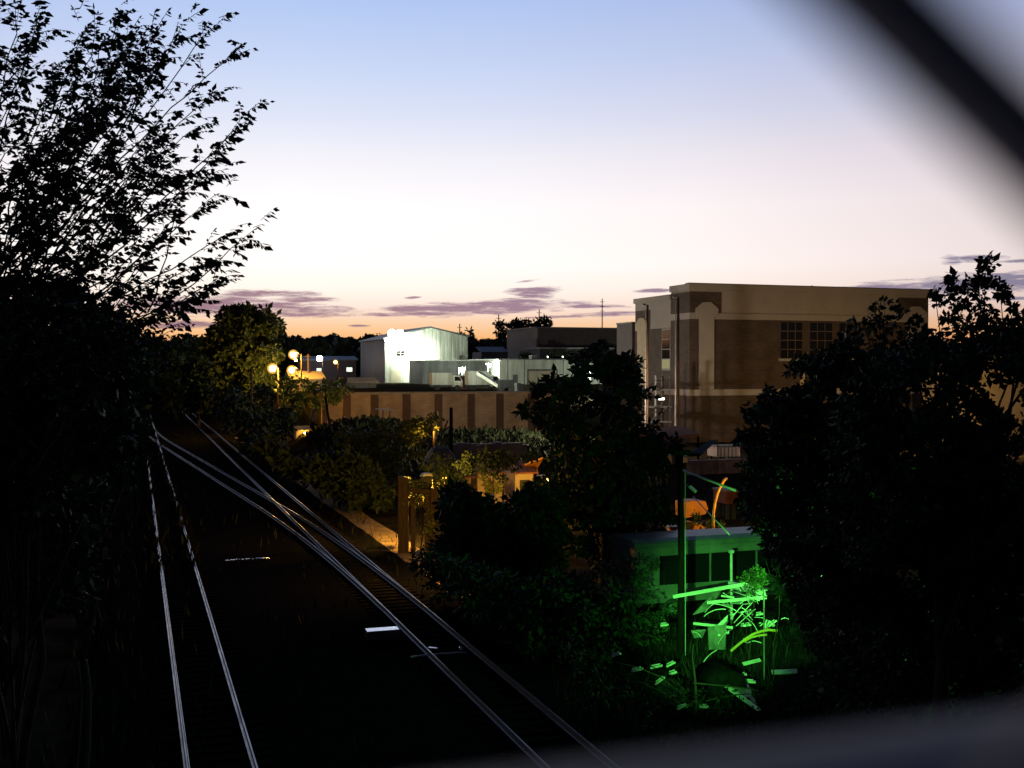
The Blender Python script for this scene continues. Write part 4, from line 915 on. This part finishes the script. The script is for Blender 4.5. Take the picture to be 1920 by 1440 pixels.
np_mesh('crown', np.concatenate(LV), 'leaf_near', big)

def px_tree(name, label, poly, n, z, dz, rpx, nl, size, leaf, base_uv, tr, group=None, cat='tree', extra=(), limbs=12, fork=.3, **kw):
    cs = fill(poly, n, z, dz) + [P(u, v, z + rnd.uniform(-dz, dz) * .5) for (u, v) in extra]
    b = P(*base_uv, z); b.z = ground_h(b.x, b.y) - .2
    return make_tree(name, label, b, cs, rpx * z / FPX, nl, size, leaf, tr, group, cat, limbs, fork, **kw)
# dense understorey below the sprays
g = 'dark trees crowding the left of the tracks'; lab = 'dark leafy tree crowding the left side of the tracks below the big sprays'
px_tree('understorey_tree', lab, [(-120, 530), (60, 520), (180, 565), (235, 640), (215, 800), (150, 960), (-120, 980)], 240, 15.5, 1.2, 38, 90, .14, 'leaf_dark', (20, 1500), .12, g)
px_tree('understorey_tree', lab, [(120, 560), (215, 590), (262, 650), (258, 760), (240, 900), (150, 930), (60, 800)], 150, 24, 1.5, 30, 90, .2, 'leaf_dark', (150, 1200), .14, g)
px_tree('understorey_tree', lab, [(150, 640), (262, 640), (262, 770), (245, 860), (150, 900)], 120, 40, 3, 22, 90, .3, 'leaf_dark', (170, 1000), .16, g)
px_tree('understorey_tree', lab, [(-120, 900), (130, 880), (190, 960), (150, 1120), (-120, 1200)], 170, 18, 1.5, 40, 60, .14, 'leaf_dark', (0, 1400), .14, g)
# trees at the far end of the line
g = 'dark trees closing off the far end of the line'; lab = 'dark rounded tree closing off the far end of the railway line'
for (u, vt, z, w) in ((200, 640, 180, 60), (255, 652, 230, 46), (262, 636, 330, 40), (300, 640, 300, 44), (340, 644, 260, 46), (378, 640, 220, 40), (330, 668, 190, 34), (232, 690, 150, 40), (372, 672, 170, 40), (296, 676, 260, 40), (285, 690, 345, 40)):
    px_tree('distant_tree', lab, [(u - w * .5, vt + 40), (u - w * .35, vt + 12), (u, vt), (u + w * .35, vt + 10), (u + w * .5, vt + 42), (u + w * .4, vt + 92), (u - w * .4, vt + 95)], 80, z, w * z / FPX * .4, 12, 44, 10 * z / FPX, 'leaf_dark', (u, vt + 100), .3, g, limbs=6)
# round tree lit by the lamps
px_tree('round_tree', 'tall round tree standing by the sodium lamps against the clouds', [(398, 625), (406, 596), (425, 580), (462, 576), (480, 584), (496, 578), (512, 590), (520, 606), (512, 640), (520, 668), (505, 720), (480, 760), (430, 770), (396, 720), (392, 660)], 300, 150, 4, 11, 80, .62, 'leaf_dark', (455, 800), .4, extra=((525, 611), (522, 618), (396, 628), (394, 638)), fork=.25)
# bushes round the lamps and on the slope right of the rails
def bush(label, poly, n, z, dz, rpx, nl, size, leaf='leaf_dark', group=None, **kw):
    us = [p[0] for p in poly]; vs = [p[1] for p in poly]
    return px_tree('bush', label, poly, n, z, dz, rpx, nl, size, leaf, ((min(us) + max(us)) / 2, max(vs)), .07 if n > 30 else .02, group, 'bush', limbs=8 if n > 30 else 3, fork=.1, **kw)
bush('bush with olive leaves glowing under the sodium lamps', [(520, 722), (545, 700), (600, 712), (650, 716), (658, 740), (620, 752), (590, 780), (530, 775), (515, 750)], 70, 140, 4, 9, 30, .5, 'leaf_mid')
bush('dark round bush between the lamp pole and the lit hut', [(500, 770), (535, 765), (548, 780), (548, 815), (540, 830), (500, 822)], 46, 120, 3, 10, 34, .42)
bush('small dark bush under the left lamp beside the thin lit pole', [(470, 730), (505, 728), (512, 745), (500, 766), (472, 760)], 26, 124, 2, 8, 30, .4)
bush('sodium lit low bush at the foot of the lamp poles', [(455, 775), (490, 770), (512, 780), (512, 800), (470, 802)], 26, 112, 2, 8, 30, .4, 'leaf_mid')
bush('dark bush at the foot of the round tree by the rails', [(395, 735), (440, 720), (480, 770), (500, 830), (470, 850), (420, 800)], 60, 108, 3, 11, 36, .4)
bush('wide dark bush on the slope beside the switch', [(470, 836), (512, 818), (545, 858), (600, 858), (640, 845), (690, 865), (715, 915), (728, 950), (690, 958), (630, 925), (545, 880)], 210, 72, 3, 13, 60, .36)
bush('dark bush at the top of the slope before the dirt heap', [(628, 832), (655, 806), (720, 805), (745, 840), (740, 900), (700, 880), (640, 850)], 130, 84, 3, 12, 52, .36)
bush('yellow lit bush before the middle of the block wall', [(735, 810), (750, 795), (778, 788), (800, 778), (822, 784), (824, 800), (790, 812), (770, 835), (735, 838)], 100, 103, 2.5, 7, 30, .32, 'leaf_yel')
bush('thin olive shrub between the dirt heap and the bulkhead', [(700, 830), (745, 820), (765, 845), (755, 880), (720, 880)], 26, 88, 2, 7, 24, .25, 'leaf_mid')
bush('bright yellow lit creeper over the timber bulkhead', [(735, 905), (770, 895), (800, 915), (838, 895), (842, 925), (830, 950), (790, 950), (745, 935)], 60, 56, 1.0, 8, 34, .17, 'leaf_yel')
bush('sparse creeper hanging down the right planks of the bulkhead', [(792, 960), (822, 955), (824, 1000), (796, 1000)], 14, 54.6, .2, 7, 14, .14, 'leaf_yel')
bush('dark shrub below the blue grey tarpaulin', [(790, 870), (815, 856), (850, 858), (872, 872), (868, 905), (840, 915), (800, 905)], 40, 66, 1.0, 10, 40, .2)
bush('ragged dark shrub before the orange loader', [(1278, 985), (1290, 955), (1302, 948), (1312, 962), (1345, 975), (1380, 985), (1370, 1005), (1290, 1005)], 16, 57.5, .5, 6, 22, .16)
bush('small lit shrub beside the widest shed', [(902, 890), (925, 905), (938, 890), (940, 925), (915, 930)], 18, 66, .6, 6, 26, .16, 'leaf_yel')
# big dark bushes in the middle
bush('dark broad bush before the sheds, left of the middle tree', [(832, 960), (838, 915), (870, 922), (905, 945), (950, 935), (985, 930), (1010, 905), (1040, 940), (1045, 1060), (1000, 1110), (880, 1090), (830, 1040)], 280, 43, 1.4, 20, 75, .24)
bush('dark bush over the sheds before the rubble wall', [(850, 850), (890, 845), (960, 850), (1000, 842), (1010, 865), (960, 890), (950, 905), (890, 885), (860, 882)], 66, 60, 1.5, 9, 34, .2)
bush('low dark bush between the path and the near scrap', [(790, 1045), (880, 1060), (1000, 1090), (1120, 1080), (1180, 1130), (1150, 1280), (1000, 1230), (880, 1150), (800, 1090)], 260, 36, 2.0, 24, 60, .2)
bush('leafy green lit bush at the left end of the bus', [(1120, 1070), (1180, 1040), (1235, 1050), (1240, 1110), (1260, 1150), (1225, 1230), (1150, 1250), (1110, 1180)], 70, 36.5, 1.2, 16, 40, .14, 'leaf_dark')
# middle tree
px_tree('tree', 'dark full tree standing left of the brick building', [(1085, 690), (1095, 662), (1120, 650), (1140, 656), (1160, 676), (1190, 690), (1200, 760), (1195, 790), (1245, 840), (1250, 900), (1265, 960), (1225, 1030), (1120, 1050), (1040, 1020), (1000, 960), (1010, 900), (1040, 850), (1000, 790), (1010, 742), (1060, 720), (1080, 712)], 250, 46, 2.6, 17, 90, .25, 'leaf_dark', (1130, 1150), .22, extra=((1038, 712), (1028, 722), (1175, 672), (1186, 680), (1205, 740), (1010, 730), (1128, 648), (1222, 800), (1258, 830), (985, 770)), fork=.3, limbs=20)
# big tree mass on the right
R1 = [(1650, 660), (1690, 655), (1745, 625), (1790, 612), (1850, 598), (1900, 615), (1990, 620), (1990, 790), (1930, 775), (1918, 712), (1880, 700), (1848, 706), (1842, 750), (1870, 778), (1930, 790), (1990, 795), (1990, 1060), (1600, 1060), (1560, 900), (1570, 760)]
ex = [(1848, 489), (1852, 497), (1846, 516), (1838, 524), (1856, 528), (1846, 534), (1786, 520), (1780, 530), (1788, 538), (1784, 550), (1786, 570), (1752, 545), (1756, 556), (1760, 568), (1816, 528), (1814, 540), (1822, 550), (1872, 532), (1884, 540), (1876, 552), (1890, 556), (1840, 560), (1845, 575), (1808, 570), (1795, 590), (1830, 590), (1775, 595), (1860, 585), (1900, 575), (1915, 590)]
px_tree('tree', 'big dark tree on the right with leafy shoots above the brick building', R1, 420, 24, 2.0, 24, 95, .14, 'leaf_dark', (1760, 1350), .2, fork=.3, limbs=26)
R1T = bpy.data.objects[[o.name for o in COL.objects if o.get('label', '').startswith('big dark tree on the right')][0]]
sc = [P(u, v, 24 + rnd.uniform(-.5, .5)) for u, v in ex]
np_mesh('shoot_leaves', clump(sc + sc, .12, 26, .13), 'leaf_dark', R1T)
mb = MB()
for pts_ in (((1850, 700), (1846, 560), (1849, 488)), ((1800, 700), (1790, 590), (1785, 518)), ((1770, 700), (1762, 620), (1752, 543)), ((1890, 700), (1880, 600), (1874, 530)), ((1822, 690), (1818, 600), (1815, 528))): mb.tube([P(u, v, 24) for u, v in pts_], [.02, .012, .005], 5)
mb.build('shoot', 'bark', R1T, True)
R2 = [(1398, 830), (1410, 775), (1470, 735), (1505, 690), (1535, 665), (1570, 650), (1600, 640), (1640, 628), (1700, 640), (1690, 660), (1720, 700), (1690, 722), (1560, 722), (1520, 750), (1700, 760), (1700, 1000), (1480, 1010), (1400, 990), (1388, 940), (1410, 900), (1392, 850)]
px_tree('tree', 'dark spreading tree before the long brick wall, left of the big tree', R2, 360, 30, 2.0, 20, 90, .17, 'leaf_dark', (1560, 1300), .18, extra=((1500, 680), (1485, 696), (1440, 738)), fork=.3, limbs=22)
bush('dark tall bush under the two right hand trees', [(1430, 1010), (1500, 980), (1990, 1000), (1990, 1330), (1580, 1330), (1540, 1240), (1510, 1150), (1480, 1110), (1440, 1060)], 420, 27, 2.0, 30, 90, .16)
bush('green lit leaves at the edge of the right bush', [(1378, 1085), (1425, 1062), (1436, 1090), (1410, 1108)], 16, 32.4, .5, 10, 40, .1, 'leaf_mid')
bush('green lit upper leaves hanging near the stay', [(1425, 885), (1470, 880), (1465, 910), (1430, 920)], 8, 30.5, .4, 9, 26, .1, 'leaf_mid')
bush('weedy thicket at the foot of the scrap pile', [(1050, 1200), (1180, 1240), (1350, 1300), (1560, 1290), (1560, 1400), (1250, 1380), (1060, 1330)], 110, 29, 1.5, 20, 36, .11, 'grass')
R2T = [o for o in COL.objects if o.get('label', '').startswith('dark spreading tree before the long brick wall')][0]
ex2 = [(1632, 592), (1643, 574), (1658, 566), (1676, 572), (1690, 586), (1655, 596), (1640, 606), (1680, 602), (1612, 606), (1700, 622), (1665, 614), (1620, 622), (1648, 622), (1716, 600), (1730, 625), (1585, 628)]
sc = [P(u, v, 30 + rnd.uniform(-.5, .5)) for u, v in ex2]; np_mesh('shoot_leaves', clump(sc, .17, 34, .16), 'leaf_dark', R2T)
mb = MB()
for pts_ in (((1650, 720), (1655, 640), (1660, 568)), ((1640, 720), (1630, 640), (1615, 600)), ((1660, 720), (1690, 640), (1716, 598))): mb.tube([P(u, v, 30) for u, v in pts_], [.025, .015, .006], 5)
mb.build('shoot', 'bark', R2T, True)
# silhouettes behind the warehouse
for (poly, z, lab) in (([(858, 628), (880, 618), (895, 622), (898, 640), (890, 660), (862, 660)], 330, 'dark tree crown beside the right eave of the warehouse'), ([(922, 640), (930, 606), (942, 600), (956, 606), (958, 660), (918, 664)], 320, 'tall dark tree touching the left end of the flat roof'), ([(950, 618), (955, 602), (975, 604), (990, 596), (992, 614)], 330, 'flat topped dark tree behind the tan end wall'), ([(998, 614), (1005, 603), (1020, 597), (1032, 600), (1028, 612)], 335, 'small dark tree over the brown roof'), ([(680, 640), (690, 628), (700, 630), (712, 626), (722, 640), (715, 650), (684, 650)], 420, 'two small dark crowns beside the warehouse wall')):
    px_tree('far_tree', lab, poly, 26, z, 3, 6, 26, .9, 'leaf_dark', ((poly[0][0] + poly[2][0]) / 2, 690), .3, limbs=5)
for (u, v, w, lab) in ((985, 667, 26, 'dark shrub on the roof line before the tan end wall'), (1040, 664, 18, 'dark shrub by the left roof lamp'), (1066, 666, 16, 'dark shrub by the right roof lamp')):
    px_tree('bush', lab, [(u - w / 2, v + 8), (u - w / 3, v - 4), (u + w / 4, v - 6), (u + w / 2, v + 8)], 14, 242, 1.5, 5, 26, .6, 'leaf_dark', (u, v + 12), .1, cat='bush', limbs=4)
# ragged woods on the far ridge
n = 16000; az = NR.uniform(-.55, .25, n) + YAW - .0; dd = NR.uniform(1150, 1420, n)
cx_, cy_ = np.sin(az) * dd, np.cos(az) * dd
hz = np.array([ground_h(x, y) for x, y in zip(cx_, cy_)]) + NR.uniform(-3, 1.5, n) + 2.2 * np.sin(az * 160) + 1.5 * np.sin(az * 410 + 1)
tag(np_mesh('far_woods', leaf_verts(np.stack([cx_, cy_, hz], 1), 4.0, NR.normal(size=(n, 3)) * [1, 1, .25], 1.0), 'leaf_dark'), 'dark woods along the far ridge', 'woods', None, 'stuff')
n = 5000; u_ = NR.uniform(520, 720, n); vv = NR.uniform(648, 725, n); C = np.array([tuple(P(a, b, NR.uniform(300, 420))) for a, b in zip(u_, vv)])
tag(np_mesh('dark_woods', leaf_verts(C, 2.6, None, .7), 'leaf_dark'), 'dark mass of woods between the lamps and the warehouse', 'woods', None, 'stuff')
# scrubby cover on the dirt heaps below the block wall
C = []; D = []
while len(C) < 15000:
    u, dep = rnd.uniform(555, 1230), rnd.uniform(78, 140); q = P(u, 700, dep)
    if q.x < 17.5: continue
    C.append((q.x, q.y, ground_h(q.x, q.y) - .05)); D.append((rnd.uniform(-.8, .8), rnd.uniform(-.8, .8), 1))
tag(np_mesh('scrub', leaf_verts(np.array(C), .5, np.array(D), .5), 'leaf_dark'), 'low dark scrub over the dirt heaps', 'scrub', None, 'stuff')
# weeds along and between the rails
C = []; D = []
for k in range(3600):
    y = 26 + 200 * rnd.random() ** 1.6; band = rnd.random()
    x = rnd.uniform(-2.2, .6) if band < .55 else (rnd.uniform(1.3, 2.35) if band < .68 else (rnd.uniform(3.3, 8.2) if band < .8 else rnd.uniform(11, 13.4)))
    C.append((x, y, -.3)); D.append((rnd.uniform(-.35, .35), rnd.uniform(-.35, .35), 1))
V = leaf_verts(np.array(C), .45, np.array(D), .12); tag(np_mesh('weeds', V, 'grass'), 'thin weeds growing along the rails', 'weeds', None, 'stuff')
C = []; D = []
for k in range(900):
    y = rnd.choice([53, 55, 60, 66, 71, 78, 83, 90, 97, 105, 112, 118, 130, 145, 160]) + rnd.gauss(0, .7); x = .98 + rnd.gauss(0, .16) if rnd.random() < .5 else 2.45 + rnd.gauss(0, .16)
    C.append((x, y, -.3)); D.append((rnd.uniform(-.3, .3), rnd.uniform(-.3, .3), 1))
tag(np_mesh('tall_weeds', leaf_verts(np.array(C), .55, np.array(D), .16), 'grass'), 'taller weed clumps hiding parts of the left rails', 'weeds', None, 'stuff')
C = []; D = []
for k in range(5000):
    u, v = rnd.uniform(1040, 1560), rnd.uniform(1180, 1400); g_ = G(u, v); C.append((g_.x, g_.y, ground_h(g_.x, g_.y) - .02)); D.append((rnd.uniform(-.5, .5), rnd.uniform(-.5, .5), 1))
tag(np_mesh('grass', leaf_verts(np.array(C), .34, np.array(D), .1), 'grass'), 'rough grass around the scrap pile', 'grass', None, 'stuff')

# ------------------------------------------------------------------ sky
W = bpy.data.worlds.new('World'); S.world = W; W.use_nodes = True
nt = W.node_tree; bg = nt.nodes['Background']; N = nt.nodes.new; LK = nt.links.new
def mth(op, a, b=None, c=None, clamp=False):
    n = N('ShaderNodeMath'); n.operation = op; n.use_clamp = clamp
    for i, x in enumerate((a, b, c)):
        if x is None: continue
        if isinstance(x, (int, float)): n.inputs[i].default_value = x
        else: LK(x, n.inputs[i])
    return n.outputs[0]
tc = N('ShaderNodeTexCoord'); sx = N('ShaderNodeSeparateXYZ'); LK(tc.outputs['Generated'], sx.inputs[0])
EL = mth('MULTIPLY', mth('ARCSINE', sx.outputs['Z']), 180 / math.pi)
AZ = mth('MULTIPLY', mth('ARCTAN2', sx.outputs['X'], sx.outputs['Y']), 180 / math.pi)
fac = mth('SQRT', mth('DIVIDE', mth('MAXIMUM', EL, 0.0), 90.0))
def ramp(fac, stops):
    r = N('ShaderNodeValToRGB'); LK(fac, r.inputs['Fac']); e = r.color_ramp.elements
    while len(e) < len(stops): e.new(.5)
    for q, (p, c) in zip(e, stops): q.position = p; q.color = (*c, 1)
    return r.outputs['Color']
def el(d): return math.sqrt(d / 90)
sky = ramp(fac, [(0, lin((240, 130, 60))), (el(1.1), lin((255, 172, 108))), (el(1.6), lin((255, 196, 136))), (el(2.2), lin((255, 213, 172))), (el(3.0), (1.02, .82, .70)), (el(3.9), (1.08, .97, .86)), (el(5.2), (1.12, 1.06, 1.0)),
             (el(8.2), (1.06, 1.02, 1.02)), (el(10.6), (.92, .91, .97)), (el(13.0), (.72, .78, .95)), (el(15.8), (.56, .67, .93)), (el(18.6), (.44, .58, .90)), (el(26), (.15, .25, .5)), (el(40), (.05, .085, .19)), (el(60), (.014, .025, .06)), (1, (.008, .014, .035))])
dz_ = mth('ABSOLUTE', mth('SUBTRACT', AZ, 8.0))
tint = ramp(mth('DIVIDE', dz_, 180.0, None, True), [(0, (1, 1, 1)), (10 / 180, (.98, .97, .98)), (20 / 180, (.94, .90, .91)), (28 / 180, (.86, .80, .82)), (38 / 180, (.74, .67, .69)), (60 / 180, (.3, .28, .33)), (110 / 180, (.05, .055, .08)), (1, (.022, .025, .045))])
mx = N('ShaderNodeMixRGB'); mx.blend_type = 'MULTIPLY'; mx.inputs['Fac'].default_value = 1; LK(sky, mx.inputs['Color1']); LK(tint, mx.inputs['Color2'])
# flat evening clouds low over the horizon: ellipses in azimuth / elevation with ragged edges
cv = N('ShaderNodeCombineXYZ'); LK(mth('MULTIPLY', AZ, .5), cv.inputs['X']); LK(mth('MULTIPLY', EL, 4.2), cv.inputs['Y'])
n1 = N('ShaderNodeTexNoise'); n1.inputs['Scale'].default_value = 1.0; n1.inputs['Detail'].default_value = 6; n1.inputs['Roughness'].default_value = .68; LK(cv.outputs[0], n1.inputs['Vector'])
NZ = mth('MULTIPLY', mth('SUBTRACT', n1.outputs['Fac'], .5), 5.5)
def ae(u, v):
    r, _ = ray(u, v); r = r.normalized(); return math.degrees(math.atan2(r.x, r.y)), math.degrees(math.asin(r.z))
CL = [(415, 574, 185, 17, .00), (505, 551, 85, 7, 0), (560, 562, 65, 5.5, 0), (580, 585, 85, 9, 0), (345, 609, 60, 9, 0), (675, 611, 20, 2.5, 0),
      (905, 577, 170, 12, .03), (800, 583, 75, 12, .0), (985, 569, 90, 9, .0), (735, 590, 50, 4, 0), (1000, 546, 45, 8, .03), (1008, 556, 28, 6, 0), (1110, 575, 60, 4, .0), (1230, 545, 50, 3.5, .02), (1165, 588, 80, 4, .03), (1045, 594, 60, 2.5, .03),
      (1800, 532, 190, 15, .06), (1900, 528, 110, 16, .0), (1600, 541, 110, 6, .04), (1832, 484, 45, 6, 0), (1785, 487, 20, 8, 0), (1915, 489, 40, 3, 0), (775, 558, 16, 2.5, .1), (985, 527, 24, 2.5, .1), (1890, 560, 60, 3, 0)]
mask = None
for (u, v, w, h, sl) in CL:
    a0, e0 = ae(u, v); w_ = w / FPX * 57.3; h_ = h / FPX * 57.3
    q = mth('DIVIDE', mth('SUBTRACT', AZ, a0), w_)
    p = mth('DIVIDE', mth('SUBTRACT', mth('SUBTRACT', EL, e0), mth('MULTIPLY', mth('SUBTRACT', AZ, a0), sl)), h_)
    d = mth('SUBTRACT', 1.0, mth('ADD', mth('MULTIPLY', q, q), mth('MULTIPLY', p, p)))
    mask = d if mask is None else mth('MAXIMUM', mask, d)
mask = mth('MULTIPLY', mth('ADD', mask, mth('ADD', NZ, .42)), .8, None, True)
mask = mth('MULTIPLY', mask, .93)
ccol = ramp(mth('DIVIDE', mth('ADD', AZ, 10.0), 60.0, None, True), [(0, lin((140, 108, 125))), (.35, lin((160, 122, 138))), (.6, lin((150, 122, 145))), (.9, lin((128, 122, 148)))])
m2 = N('ShaderNodeMixRGB'); LK(mask, m2.inputs['Fac']); LK(mx.outputs[0], m2.inputs['Color1']); LK(ccol, m2.inputs['Color2'])
LK(m2.outputs[0], bg.inputs['Color']); bg.inputs['Strength'].default_value = 1.0

# ------------------------------------------------------------------ camera and render settings
cam = bpy.data.cameras.new('Camera'); co = bpy.data.objects.new('Camera', cam); COL.objects.link(co); S.camera = co
cam.sensor_width = 36; cam.lens = 36 * FPX / 1920; cam.clip_start = .004; cam.clip_end = 20000
co.location = (0, 0, H); co.rotation_euler = (math.pi / 2 - PIT, 0, -YAW)
cam.dof.use_dof = True; cam.dof.focus_distance = 45; cam.dof.aperture_fstop = cam.lens / 3.1
S.view_settings.view_transform = 'Standard'; S.view_settings.look = 'None'; S.view_settings.exposure = 0; S.view_settings.gamma = 1
S.render.engine = 'CYCLES'; S.cycles.use_denoising = True; S.cycles.max_bounces = 5; S.cycles.diffuse_bounces = 2; S.cycles.glossy_bounces = 3
S.cycles.use_light_tree = True; S.cycles.sample_clamp_indirect = 4; S.cycles.caustics_reflective = False; S.cycles.caustics_refractive = False
